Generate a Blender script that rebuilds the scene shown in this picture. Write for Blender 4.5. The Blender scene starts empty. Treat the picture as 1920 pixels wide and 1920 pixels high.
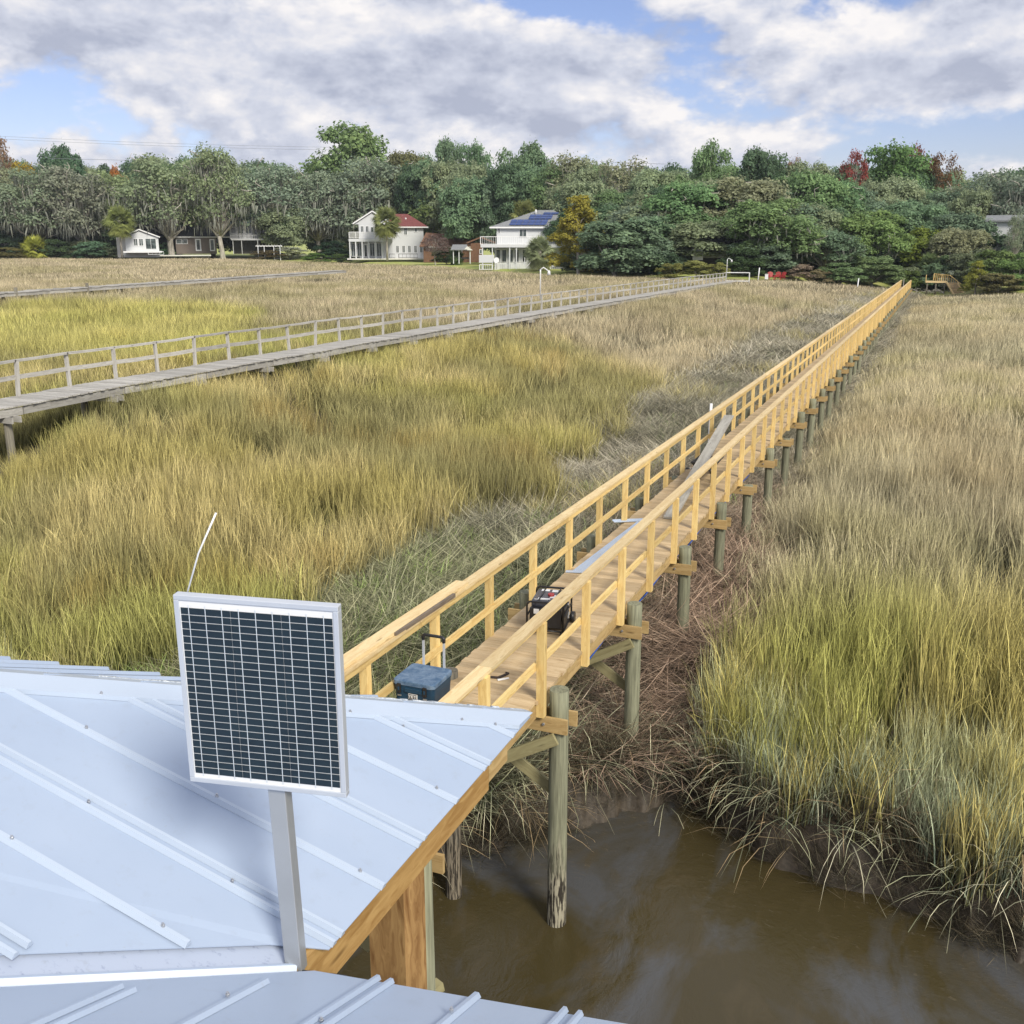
import bpy, math, random
import numpy as np
from math import radians, pi, sin, cos
random.seed(7); RNG = np.random.default_rng(11)
SC = bpy.context.scene
COL = SC.collection

# ------------------------------------------------------------------ camera
F = 1900.0; YAW = .3903; HOR = 448.0
CAMP = np.array([3.6827, 0.0, 4.9487]); Y0 = 9.75; S = 3.1113; SL = -.0108
PIT = math.atan((960 - HOR) / F)
FW = np.array([-sin(YAW) * cos(PIT), cos(YAW) * cos(PIT), -sin(PIT)])
RT = np.array([cos(YAW), sin(YAW), 0.]); UP = np.cross(RT, FW)
HF = np.array([-sin(YAW), cos(YAW), 0.])
def ray(x, y): return FW + (x - 960) / F * RT + (960 - y) / F * UP
def onz(x, y, z): d = ray(x, y); return CAMP + d * ((z - CAMP[2]) / d[2])
def onpl(x, y, p, n):
    d = ray(x, y); n = np.array(n, float); return CAMP + d * (((np.array(p) - CAMP) @ n) / (d @ n))
def atd(x, y, D): d = ray(x, y); return CAMP + d * (D / (d @ HF))
cam = bpy.data.cameras.new("camera"); camo = bpy.data.objects.new("camera", cam); COL.objects.link(camo)
cam.sensor_fit = 'HORIZONTAL'; cam.sensor_width = 36; cam.lens = 36 * F / 1920
cam.clip_start = .05; cam.clip_end = 6000
camo.location = CAMP; camo.rotation_euler = (pi / 2 - PIT, 0, YAW)
SC.camera = camo

# ------------------------------------------------------------------ sky, sun, exposure
SUN_AZ = radians(128); SUN_EL = radians(38)          # azimuth measured from +Y towards +X
W = bpy.data.worlds.new("World"); SC.world = W; W.use_nodes = True
nt = W.node_tree; N = nt.nodes; L = nt.links
for n in list(N): N.remove(n)
def wn(t, **k):
    n = N.new(t)
    for a, b in k.items(): setattr(n, a, b)
    return n
out = wn('ShaderNodeOutputWorld')
sky = wn('ShaderNodeTexSky', sky_type='NISHITA', sun_disc=False, sun_elevation=SUN_EL, sun_rotation=SUN_AZ,
         altitude=10, air_density=1.0, dust_density=.6, ozone_density=2.2)
bgs = wn('ShaderNodeBackground'); bgs.inputs[1].default_value = .092
tintn = wn('ShaderNodeMix', data_type='RGBA', blend_type='MULTIPLY'); tintn.inputs[0].default_value = 1; tintn.inputs[7].default_value = (1.02, .93, 1.12, 1)
L.new(sky.outputs[0], tintn.inputs[6]); L.new(tintn.outputs[2], bgs.inputs[0])
tc = wn('ShaderNodeTexCoord')
def vmath(op, a, b=None):
    n = wn('ShaderNodeVectorMath', operation=op); L.new(a, n.inputs[0])
    if b is not None:
        if isinstance(b, (tuple, list)): n.inputs[1].default_value = b
        else: L.new(b, n.inputs[1])
    return n
def m(op, a, b=None, c=None, clamp=False):
    n = wn('ShaderNodeMath', operation=op); n.use_clamp = clamp
    for i, v in enumerate((a, b, c)):
        if v is None: continue
        if isinstance(v, (int, float)): n.inputs[i].default_value = v
        else: L.new(v, n.inputs[i])
    return n.outputs[0]
def mrange(v, a, b, c=0., d=1., smooth=True):
    n = wn('ShaderNodeMapRange'); n.interpolation_type = 'SMOOTHSTEP' if smooth else 'LINEAR'
    L.new(v, n.inputs[0])
    for i, q in zip((1, 2, 3, 4), (a, b, c, d)): n.inputs[i].default_value = q
    return n.outputs[0]
DIR = vmath('NORMALIZE', tc.outputs['Generated']).outputs[0]
def cloudnoise(off, scale, det, rough, seed, puff=False):
    s = vmath('MULTIPLY', vmath('ADD', DIR, off).outputs[0], (1, 1, 1.9)).outputs[0]
    t = wn('ShaderNodeTexNoise', noise_dimensions='3D')
    L.new(vmath('ADD', s, (seed, seed * .7, seed * .3)).outputs[0], t.inputs['Vector'])
    t.inputs['Scale'].default_value = scale; t.inputs['Detail'].default_value = det
    t.inputs['Roughness'].default_value = rough; t.inputs['Distortion'].default_value = .12
    if not puff: return t.outputs['Fac']
    v = wn('ShaderNodeTexVoronoi', voronoi_dimensions='3D', feature='F1', normalize=True)
    L.new(vmath('ADD', s, (seed * 1.3, seed, seed)).outputs[0], v.inputs['Vector']); v.inputs['Scale'].default_value = scale * 1.9
    v.inputs['Detail'].default_value = 3.5; v.inputs['Roughness'].default_value = .55; v.inputs['Lacunarity'].default_value = 2.1
    return m('ADD', m('MULTIPLY', t.outputs['Fac'], .72), m('MULTIPLY', m('SUBTRACT', .78, v.outputs['Distance']), .46))
def bump(px, py, rad, amt):                            # a thicker or thinner place in the cloud deck, by direction
    d = ray(px, py); d = d / np.linalg.norm(d)
    n = vmath('SUBTRACT', DIR, tuple(d)); s = vmath('MULTIPLY', n.outputs[0], (1, 1, 2.2))
    ln = wn('ShaderNodeVectorMath', operation='LENGTH'); L.new(s.outputs[0], ln.inputs[0])
    return mrange(ln.outputs['Value'], 0, rad, amt, 0)
SEED = 5.3
n1 = cloudnoise((0, 0, 0), 7.0, 7, .60, SEED, True)
bias = None
for b in [(60, 205, .13, -.19), (290, 250, .10, -.10), (1020, -5, .11, -.26), (1180, 25, .08, -.16), (1660, 280, .13, -.17), (1880, 250, .12, -.16),
          (1420, 215, .09, -.10), (1800, 110, .14, .16), (400, 90, .2, .10), (860, 120, .2, .09), (1300, 60, .07, -.05), (950, 220, .12, .05)]:
    q = bump(*b); bias = q if bias is None else m('ADD', bias, q)
dens0 = m('ADD', n1, bias)
dens = mrange(dens0, .425, .545)
nl = cloudnoise((.006, -.003, .020), 7.0, 7, .60, SEED, True)
lit = m('ADD', m('MULTIPLY', m('SUBTRACT', n1, nl), 4.2), .53)
lit = m('SUBTRACT', lit, mrange(dens0, .60, .82, 0, .42), clamp=True)
fine = cloudnoise((0, 0, 0), 26, 4, .6, 2.2)
lit = m('ADD', lit, m('MULTIPLY', m('SUBTRACT', fine, .5), .55), clamp=True)
ramp = wn('ShaderNodeValToRGB'); L.new(lit, ramp.inputs[0])
e = ramp.color_ramp.elements
e[0].position = 0; e[0].color = (.36, .39, .49, 1)
e[1].position = 1; e[1].color = (.78, .755, .75, 1)
k = e.new(.45); k.color = (.52, .545, .63, 1)
bgc = wn('ShaderNodeBackground'); bgc.inputs[1].default_value = 1.0
L.new(ramp.outputs[0], bgc.inputs[0])
mix = wn('ShaderNodeMixShader'); L.new(dens, mix.inputs[0]); L.new(bgs.outputs[0], mix.inputs[1]); L.new(bgc.outputs[0], mix.inputs[2])
L.new(mix.outputs[0], out.inputs[0])
sun = bpy.data.lights.new("sun", 'SUN'); sun.energy = 3.1; sun.angle = radians(16); sun.color = (1, .93, .80)
suno = bpy.data.objects.new("sun", sun); COL.objects.link(suno)
suno.rotation_euler = (pi / 2 - SUN_EL, 0, pi - SUN_AZ); suno.location = (30, -30, 40)
W.cycles.sampling_method = 'MANUAL'; W.cycles.sample_map_resolution = 256
SC.view_settings.view_transform = 'Standard'; SC.view_settings.look = 'None'
SC.view_settings.exposure = 0.34; SC.view_settings.gamma = 1.0
SC.cycles.max_bounces = 5; SC.cycles.diffuse_bounces = 2; SC.cycles.transparent_max_bounces = 4

# ------------------------------------------------------------------ helpers
def tag(o, label=None, cat=None, group=None, kind=None):
    if label: o['label'] = label
    if cat: o['category'] = cat
    if group: o['group'] = group
    if kind: o['kind'] = kind
    return o
def wloc(o):
    v = np.zeros(3)
    while o is not None: v = v + np.array(o.location); o = o.parent
    return v
def thing(name, label, cat, loc=(0, 0, 0), rz=0., group=None):
    o = bpy.data.objects.new(name, None); COL.objects.link(o); o.empty_display_size = .1
    o.location = tuple(float(q) for q in loc); o.rotation_euler = (0, 0, rz)
    return tag(o, label, cat, group)
CUBE = np.array([(a, b, c) for a in (-1, 1) for b in (-1, 1) for c in (-1, 1)], float)
CF = [(0, 1, 3, 2), (4, 6, 7, 5), (0, 4, 5, 1), (2, 3, 7, 6), (0, 2, 6, 4), (1, 5, 7, 3)]
class MB:
    """Collects shapes and links them as one mesh object."""
    def __init__(s): s.v = []; s.f = []; s.loc = []; s.rnd = []; s.n = 0; s.smooth = []
    def add(s, v, f, loc=None, rnd=None, smooth=False):
        v = np.asarray(v, float)
        r = random.random() if rnd is None else rnd
        if loc is None: loc = v + r * 31
        s.v.append(v); s.loc.append(np.asarray(loc, float)); s.rnd.append(np.full(len(v), r))
        s.f += [tuple(i + s.n for i in q) for q in f]; s.smooth += [smooth] * len(f); s.n += len(v)
        return s
    def bar(s, p0, p1, w, h, up=(0, 0, 1), rnd=None):
        """Board from p0 to p1, w across, h along up; p0-p1 is its axis."""
        p0 = np.array(p0, float); p1 = np.array(p1, float); a = p1 - p0; Ln = np.linalg.norm(a); a = a / Ln
        up = np.array(up, float); b = np.cross(up, a); b /= np.linalg.norm(b); c = np.cross(a, b)
        hl = CUBE * np.array([Ln, w, h]) / 2
        r = random.random() if rnd is None else rnd
        return s.add((p0 + p1) / 2 + hl[:, :1] * a + hl[:, 1:2] * b + hl[:, 2:] * c, CF, hl + np.array([r * 37, r * 53, r * 11]), r)
    def box(s, c, size, rz=0., rnd=None):
        hl = CUBE * np.array(size, float) / 2; r = random.random() if rnd is None else rnd
        R = np.array([[cos(rz), -sin(rz), 0], [sin(rz), cos(rz), 0], [0, 0, 1]])
        return s.add(hl @ R.T + np.array(c, float), CF, hl[:, [int(np.argmax(size)), *[i for i in range(3) if i != int(np.argmax(size))]]] + r * 37, r)
    def tube(s, pts, rad, seg=8, cap=True, rnd=None, smooth=True):
        pts = np.array(pts, float); n = len(pts)
        rad = np.full(n, rad) if np.isscalar(rad) else np.array(rad, float)
        V = []; LC = []; t = np.gradient(pts, axis=0); ln = 0
        r = random.random() if rnd is None else rnd; prev = None
        for i in range(n):
            d = t[i] / (np.linalg.norm(t[i]) + 1e-9)
            ref = np.array([1., 0, 0]) if abs(d[0]) < .8 else np.array([0, 1., 0])
            if prev is not None: ref = prev
            u = ref - d * (ref @ d); u /= np.linalg.norm(u) + 1e-9; w = np.cross(d, u); prev = u
            if i: ln += np.linalg.norm(pts[i] - pts[i - 1])
            for q in range(seg):
                a = 2 * pi * q / seg
                o = (u * cos(a) + w * sin(a)) * rad[i]; V.append(pts[i] + o)
                LC.append((ln + r * 37, cos(a) * rad[i] + r * 5, sin(a) * rad[i] + r * 3))
        fs = [(i * seg + q, i * seg + (q + 1) % seg, (i + 1) * seg + (q + 1) % seg, (i + 1) * seg + q) for i in range(n - 1) for q in range(seg)]
        s.add(V, fs, LC, r, smooth)
        if cap:
            b = s.n - len(V)
            s.f += [tuple(b + q for q in range(seg))[::-1], tuple(b + (n - 1) * seg + q for q in range(seg))]; s.smooth += [False, False]
        return s
    def prism(s, poly, ext, rnd=None):
        """Polygon (list of 3D points) extruded by the vector ext."""
        p = np.array(poly, float); n = len(p); v = np.vstack([p, p + np.array(ext, float)])
        return s.add(v, [tuple(range(n))[::-1], tuple(range(n, 2 * n))] + [(i, (i + 1) % n, n + (i + 1) % n, n + i) for i in range(n)], None, rnd)
    def build(s, name, mat, parent=None, local=False, bevel=0, seg=2):
        off = np.zeros(3) if (parent is None or local) else wloc(parent)
        me = bpy.data.meshes.new(name)
        v = np.vstack(s.v) - off
        me.from_pydata(v.tolist(), [], s.f); me.update()
        a = me.attributes.new('loc', 'FLOAT_VECTOR', 'POINT'); a.data.foreach_set('vector', np.vstack(s.loc).astype(np.float32).ravel())
        a = me.attributes.new('rnd', 'FLOAT', 'POINT'); a.data.foreach_set('value', np.concatenate(s.rnd).astype(np.float32))
        me.polygons.foreach_set('use_smooth', np.array(s.smooth, bool))
        me.materials.append(mat)
        o = bpy.data.objects.new(name, me); COL.objects.link(o)
        if parent is not None: o.parent = parent
        if bevel:
            md = o.modifiers.new('bevel', 'BEVEL'); md.width = bevel; md.segments = seg; md.limit_method = 'ANGLE'
        return o
def rawmesh(name, V, faces, mat, attrs=(), smooth=False):
    """Fast mesh from arrays; faces is a list of int arrays (n,k)."""
    me = bpy.data.meshes.new(name); V = np.asarray(V, np.float32)
    me.vertices.add(len(V)); me.vertices.foreach_set('co', V.ravel())
    li = np.concatenate([np.asarray(f).ravel() for f in faces]).astype(np.int32)
    tot = np.concatenate([np.full(len(f), np.asarray(f).shape[1]) for f in faces]).astype(np.int32)
    me.loops.add(len(li)); me.loops.foreach_set('vertex_index', li)
    me.polygons.add(len(tot)); me.polygons.foreach_set('loop_start', np.concatenate([[0], np.cumsum(tot)[:-1]]).astype(np.int32))
    me.polygons.foreach_set('loop_total', tot) if False else None
    me.polygons.foreach_set('use_smooth', np.full(len(tot), smooth))
    me.update(calc_edges=True)
    for nm, ty, arr in attrs:
        a = me.attributes.new(nm, ty, 'POINT')
        a.data.foreach_set({'FLOAT': 'value', 'INT': 'value', 'FLOAT_VECTOR': 'vector', 'FLOAT_COLOR': 'color'}[ty], np.asarray(arr).ravel())
    if mat: me.materials.append(mat)
    return me
def hsh(ix, iy, seed):
    h = (ix.astype(np.int64) * 374761393 + iy.astype(np.int64) * 668265263 + seed * 1442695041) & 0xffffffff
    h = ((h ^ (h >> 13)) * 1274126177) & 0xffffffff
    return ((h ^ (h >> 16)) & 0xffff) / 65535.
def vnoise(x, y, sc, seed=0):
    x = np.asarray(x) / sc; y = np.asarray(y) / sc; ix = np.floor(x); iy = np.floor(y); fx = x - ix; fy = y - iy
    fx = fx * fx * (3 - 2 * fx); fy = fy * fy * (3 - 2 * fy)
    a, b, c, d = hsh(ix, iy, seed), hsh(ix + 1, iy, seed), hsh(ix, iy + 1, seed), hsh(ix + 1, iy + 1, seed)
    return (a * (1 - fx) + b * fx) * (1 - fy) + (c * (1 - fx) + d * fx) * fy
def fbm(x, y, sc, seed=0, o=3):
    r = 0; a = .5; t = 0
    for i in range(o): r = r + a * vnoise(x, y, sc / 2 ** i, seed + i * 17); t += a; a *= .5
    return r / t
def sstep(a, b, x): t = np.clip((x - a) / (b - a), 0, 1); return t * t * (3 - 2 * t)

# ------------------------------------------------------------------ materials
class NT:
    def __init__(s, name):
        s.m = bpy.data.materials.new(name); s.m.use_nodes = True; s.t = s.m.node_tree
        s.b = s.t.nodes['Principled BSDF']; s.o = s.t.nodes['Material Output']
    def n(s, t, **k):
        q = s.t.nodes.new(t)
        for a, b in k.items(): setattr(q, a, b)
        return q
    def l(s, a, b): s.t.links.new(a, b)
    def attr(s, name, ty='GEOMETRY'): q = s.n('ShaderNodeAttribute'); q.attribute_name = name; q.attribute_type = ty; return q
    def noise(s, vec, sc, det=4, ro=.55, dist=0.):
        q = s.n('ShaderNodeTexNoise')
        if vec is not None: s.l(vec, q.inputs['Vector'])
        q.inputs['Scale'].default_value = sc; q.inputs['Detail'].default_value = det; q.inputs['Roughness'].default_value = ro; q.inputs['Distortion'].default_value = dist
        return q.outputs['Fac']
    def scale(s, vec, v): q = s.n('ShaderNodeVectorMath', operation='MULTIPLY'); s.l(vec, q.inputs[0]); q.inputs[1].default_value = v; return q.outputs[0]
    def math(s, op, a, b=None, clamp=False):
        q = s.n('ShaderNodeMath', operation=op); q.use_clamp = clamp
        for i, v in enumerate((a, b)):
            if v is None: continue
            if isinstance(v, (int, float)): q.inputs[i].default_value = v
            else: s.l(v, q.inputs[i])
        return q.outputs[0]
    def rng(s, v, a, b, c=0., d=1.):
        q = s.n('ShaderNodeMapRange'); s.l(v, q.inputs[0])
        for i, x in zip((1, 2, 3, 4), (a, b, c, d)): q.inputs[i].default_value = x
        return q.outputs[0]
    def mix(s, f, a, b, mode='MIX'):
        q = s.n('ShaderNodeMix', data_type='RGBA', blend_type=mode)
        if isinstance(f, (int, float)): q.inputs[0].default_value = f
        else: s.l(f, q.inputs[0])
        for i, v in ((6, a), (7, b)):
            if isinstance(v, tuple): q.inputs[i].default_value = (*v, 1)
            else: s.l(v, q.inputs[i])
        return q.outputs[2]
    def val(s, col, fac):   # colour times a factor
        q = s.n('ShaderNodeVectorMath', operation='SCALE'); s.l(col, q.inputs[0]); s.l(fac, q.inputs['Scale']); return q.outputs[0]
    def bump(s, h, st=.3, d=.01):
        q = s.n('ShaderNodeBump'); q.inputs['Strength'].default_value = st; q.inputs['Distance'].default_value = d; s.l(h, q.inputs['Height']); s.l(q.outputs[0], s.b.inputs['Normal'])
    def fin(s, col=None, rough=None, metal=None, spec=None):
        for k, v in (('Base Color', col), ('Roughness', rough), ('Metallic', metal), ('Specular IOR Level', spec)):
            if v is None: continue
            if isinstance(v, tuple): s.b.inputs[k].default_value = (*v, 1)
            elif isinstance(v, (int, float)): s.b.inputs[k].default_value = v
            else: s.l(v, s.b.inputs[k])
        return s.m
def plain(name, col, rough=.6, metal=0., var=.12, sc=6., spec=.4):
    t = NT(name); g = t.n('ShaderNodeTexCoord')
    f = t.rng(t.noise(g.outputs['Object'], sc, 5), .25, .75, 1 - var, 1 + var)
    c = t.n('ShaderNodeRGB'); c.outputs[0].default_value = (*col, 1)
    return t.fin(t.val(c.outputs[0], f), rough, metal, spec)
def wood(name, base, dark, var=.22, grain=1., rough=.72, knots=True, stain=None, stain_amt=.0):
    t = NT(name); a = t.attr('loc').outputs['Vector']; r = t.attr('rnd').outputs['Fac']
    warp = t.noise(t.scale(a, (1.2, 5, 5)), 1.6, 3)
    v = t.scale(a, (.55, 14, 14)); q = t.n('ShaderNodeVectorMath', operation='ADD'); t.l(v, q.inputs[0])
    cb = t.n('ShaderNodeCombineXYZ'); t.l(t.math('MULTIPLY', warp, 5.), cb.inputs[1]); t.l(t.math('MULTIPLY', warp, 4.), cb.inputs[2]); t.l(cb.outputs[0], q.inputs[1])
    g = t.noise(q.outputs[0], 1.4, 6, .6)
    c = t.mix(t.rng(g, .38, .68, 0, .85 * grain), base, dark)
    if knots:
        vo = t.n('ShaderNodeTexVoronoi'); t.l(t.scale(a, (1.5, 8, 8)), vo.inputs['Vector']); vo.inputs['Scale'].default_value = 1.1
        c = t.mix(t.rng(vo.outputs['Distance'], .05, .13, .75, 0), c, tuple(x * .45 for x in dark))
    if stain:
        c = t.mix(t.rng(t.noise(a, 1.7, 4), .5, .62, 0, stain_amt), c, stain)
    c = t.val(c, t.rng(r, 0, 1, 1 - var, 1 + var))
    t.bump(g, .25, .004)
    return t.fin(c, rough, 0, .25)
M = {}
M['pine'] = wood('pine_post', (.74, .565, .25), (.56, .37, .135), .19)
M['pine_cap'] = wood('pine_cap', (.70, .56, .32), (.54, .38, .18), .15)
M['pine_deck'] = wood('pine_deck', (.53, .41, .25), (.38, .265, .14), .20)
M['pine_joist'] = wood('pine_joist', (.50, .36, .17), (.33, .215, .085), .18)
M['green_brace'] = wood('treated_brace', (.34, .31, .17), (.23, .20, .10), .15)
M['fascia'] = wood('fascia_board', (.50, .32, .125), (.30, .165, .05), .08, 1.15)
M['column'] = wood('column_board', (.40, .25, .105), (.18, .09, .032), .12, 1.2)
M['grey_wood'] = wood('weathered_plank', (.37, .36, .32), (.22, .205, .18), .14)
M['old_wood'] = wood('old_dock_wood', (.46, .45, .42), (.27, .255, .235), .2)
M['dark_strip'] = wood('weathered_strip', (.22, .18, .14), (.13, .10, .075), .1)
def piling_mat(name, top, low, zlo, zhi):
    t = NT(name); g = t.n('ShaderNodeNewGeometry'); a = t.attr('loc').outputs['Vector']; r = t.attr('rnd').outputs['Fac']
    s = t.noise(t.scale(a, (1.4, 26, 26)), 1.5, 5, .6)
    c = t.mix(t.rng(s, .36, .64), tuple(x * .55 for x in top), top)
    sp = t.n('ShaderNodeSeparateXYZ'); t.l(g.outputs['Position'], sp.inputs[0])
    h = t.math('ADD', sp.outputs[2], t.math('MULTIPLY', t.math('SUBTRACT', t.noise(t.scale(a, (3, 18, 18)), 1, 4), .5), 1.5))
    c2 = t.mix(t.rng(t.noise(t.scale(a, (2.5, 30, 30)), 1.6, 5), .47, .53), (.035, .03, .024), low)
    c = t.mix(t.rng(h, zlo, zhi), c2, c)
    c = t.val(c, t.rng(r, 0, 1, .82, 1.15)); t.bump(s, .5, .01)
    return t.fin(c, .8, 0, .2)
M['piling'] = piling_mat('piling_wood', (.27, .275, .19), (.34, .315, .235), -2.35, -1.9)
M['old_piling'] = piling_mat('old_piling_wood', (.22, .205, .165), (.25, .215, .16), -2.2, -1.6)
M['galv'] = plain('galvanised_steel', (.55, .56, .58), .35, .8)
M['roof'] = None
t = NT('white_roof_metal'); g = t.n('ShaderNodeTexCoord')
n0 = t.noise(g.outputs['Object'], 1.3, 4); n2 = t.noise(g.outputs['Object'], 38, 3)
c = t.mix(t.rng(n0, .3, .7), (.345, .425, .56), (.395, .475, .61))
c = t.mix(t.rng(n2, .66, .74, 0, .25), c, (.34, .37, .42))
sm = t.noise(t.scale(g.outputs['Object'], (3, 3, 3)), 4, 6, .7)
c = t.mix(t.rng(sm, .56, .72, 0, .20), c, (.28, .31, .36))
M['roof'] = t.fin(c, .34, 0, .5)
t = NT('scuffed_valley_metal'); g = t.n('ShaderNodeTexCoord')
sm = t.noise(t.scale(g.outputs['Object'], (9, 16, 9)), 2.4, 7, .72); s2 = t.noise(g.outputs['Object'], 14, 6, .7)
c = t.mix(t.rng(sm, .57, .66, 0, .55), (.40, .46, .585), (.19, .23, .36)); c = t.mix(t.rng(s2, .6, .7, 0, .3), c, (.25, .27, .30))
M['valley'] = t.fin(c, .4, 0, .5)
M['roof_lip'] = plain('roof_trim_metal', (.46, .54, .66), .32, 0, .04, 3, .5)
M['alu'] = plain('aluminium_frame', (.60, .64, .70), .32, .3, .05, 4, .5)
M['alu_pole'] = plain('aluminium_pole', (.50, .52, .54), .38, .55, .08, 5, .5)
M['white'] = plain('white_paint', (.78, .79, .80), .45, 0, .05, 3)
M['black'] = plain('black_plastic', (.018, .018, .02), .4, 0, .2, 8, .5)
M['blackmetal'] = plain('black_steel', (.02, .02, .022), .32, .2, .2, 8, .5)

# ------------------------------------------------------------------ terrain and creek
EDGE = np.array([(-400, 477, 250), (0, 478, 250), (200, 478, 250), (400, 483, 246), (640, 493, 236), (840, 499, 196), (900, 506, 178), (1020, 512, 162), (1200, 516, 147),
                 (1280, 521, 137), (1400, 521, 137), (1500, 523, 142), (1640, 534, 152), (1700, 548, 150), (1760, 552, 146), (1850, 547, 140), (1920, 547, 136), (2400, 550, 130)], float)
EDO = np.array([250, 250, 250, 246, 236, 215, 200, 190, 185, 180, 180, 178, 162, 150, 146, 140, 136, 130.])
def DD(px, D): return float(D - np.interp(px, EDGE[:, 0], EDO) + np.interp(px, EDGE[:, 0], EDGE[:, 2]))   # depth measured from the shore
EZ = np.array([atd(x, y, D)[2] for x, y, D in EDGE]) - .45
WL = np.array([(-30, 20), (-14, 11.0), (-8, 8.2), (-5, 7.0), (-3.4, 7.2), (-2.4, 9.2), (-1.75, 10.5), (-1.1, 11.0), (-.45, 11.75), (.28, 12.7), (.85, 13.05), (1.4, 12.95), (2.25, 12.2), (2.62, 12.1),
               (3.17, 11.95), (3.74, 12.05), (4.19, 11.75), (4.66, 11.5), (5.34, 11.4), (6.5, 11.9), (9, 11.0), (14, 8), (22, 6), (40, -2)], float)
POLY = np.vstack([WL, [(40, -60), (-30, -60)]])
def creek_d(x, y):
    """Signed distance to the waterline: positive in the marsh, negative in the creek."""
    x = np.asarray(x, float); y = np.asarray(y, float); sh = x.shape; x = x.ravel(); y = y.ravel()
    d = np.full(len(x), 1e9); ins = np.zeros(len(x), bool); n = len(POLY)
    for i in range(n):
        a = POLY[i]; b = POLY[(i + 1) % n]; e = b - a
        t = np.clip(((x - a[0]) * e[0] + (y - a[1]) * e[1]) / (e @ e), 0, 1)
        if i < len(WL) - 1: d = np.minimum(d, np.hypot(x - a[0] - t * e[0], y - a[1] - t * e[1]))
        c = ((a[1] > y) != (b[1] > y)) & (x < (b[0] - a[0]) * (y - a[1]) / (b[1] - a[1] + 1e-12) + a[0]); ins ^= c
    d = np.where(ins, -d, d)
    return d.reshape(sh)
WZ = -2.95
def polar(x, y):
    dx = x - CAMP[0]; dy = y - CAMP[1]; D = HF[0] * dx + HF[1] * dy; s = RT[0] * dx + RT[1] * dy
    return D, 960 + F * s / np.maximum(D, 1e-3) / cos(PIT)
def ground(x, y, detail=True):
    x = np.asarray(x, float); y = np.asarray(y, float)
    D, px = polar(x, y); px = np.where(D > 1, np.clip(px, -400, 2400), np.where(px > 960, 2400, -400))
    De = np.interp(px, EDGE[:, 0], EDGE[:, 2]); ze = np.interp(px, EDGE[:, 0], EZ)
    t = np.clip((D - 30) / (De - 30), 0, 1.0)
    s_ = RT[0] * (x - CAMP[0]) + RT[1] * (y - CAMP[1]); b0 = -1.45 - .28 * sstep(-3, .5, x) * sstep(13, 17, y) - .5 * np.exp(-((x - .2) / 2.2) ** 2) * sstep(20, 34, y) + 1.35 * sstep(-7, -18.5, x)
    z = b0 + (ze - b0) * t ** 1.25
    z = z + .9 * sstep(-6, 10, D - De)
    cd = creek_d(x, y)
    if detail:
        z = z + (fbm(x, y, 3., 3) - .5) * .22 * (D < De)
        cd = cd + (fbm(x, y, .9, 9) - .5) * .55 + (fbm(x, y, .25, 5, 2) - .5) * .22
    bank = WZ + .66 * sstep(-.03, .17, cd) + np.clip(cd - .2, 0, 9) * .26
    zb = WZ - .05 + np.clip(cd, -3, 0) * .12
    z = np.where(cd > 0, np.minimum(z, bank), zb)
    if detail: z = z + (fbm(x, y, .16, 31, 3) - .5) * .17 * sstep(-.1, .15, cd) * (D < 40)
    return z
rad = np.concatenate([np.geomspace(2., 24, 190), np.geomspace(24.15, 330, 190), np.geomspace(340, 3000, 18)])
th = np.concatenate([np.linspace(-.62, .62, 420), np.linspace(.66, 2 * pi - .66, 50)])
TH, RR = np.meshgrid(th, rad)
ang = YAW * -1 + TH                                        # angle from +Y towards +X
GX = CAMP[0] + RR * np.sin(ang); GY = CAMP[1] + RR * np.cos(ang); GZ = ground(GX, GY)
nr, na = GX.shape; idx = np.arange(nr * na).reshape(nr, na)
a = idx[:-1, :]; b = idx[1:, :]
Q = np.stack([a, np.roll(a, -1, 1), np.roll(b, -1, 1), b], -1).reshape(-1, 4)
t = NT('marsh_mud'); g = t.n('ShaderNodeNewGeometry'); P = g.outputs['Position']
n1_ = t.noise(P, .9, 6, .6); n2_ = t.noise(P, 9, 6, .65); wet = t.attr('wet').outputs['Fac']; lawn = t.attr('lawn').outputs['Fac']
c = t.mix(t.rng(n2_, .3, .7), (.045, .037, .027), (.115, .095, .066)); c = t.mix(t.rng(n1_, .4, .6, 0, .4), c, (.15, .125, .085))
c = t.mix(wet, c, t.mix(t.rng(n2_, .3, .7), (.026, .021, .015), (.085, .068, .05)))
c = t.mix(lawn, c, t.mix(t.rng(t.noise(P, .18, 5, .7), .35, .6), (.30, .38, .075), (.40, .40, .15)))
ro = t.rng(wet, 0, 1, .95, .55); t.bump(n2_, .7, .03)
me = rawmesh('ground', np.stack([GX, GY, GZ], -1).reshape(-1, 3), [Q], t.fin(c, ro, 0, .3), smooth=True)
cd_ = creek_d(GX, GY).ravel(); D_, px_ = polar(GX.ravel(), GY.ravel())
De_ = np.interp(np.clip(px_, -400, 2400), EDGE[:, 0], EDGE[:, 2])
for nm, arr in (('wet', sstep(1.6, .2, cd_)), ('lawn', sstep(-3, 2, D_ - De_))):
    at_ = me.attributes.new(nm, 'FLOAT', 'POINT'); at_.data.foreach_set('value', arr.astype(np.float32))
o = bpy.data.objects.new('ground', me); COL.objects.link(o); tag(o, 'tidal marsh mud and lawn rising to the wooded shore', 'ground', kind='structure')

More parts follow.
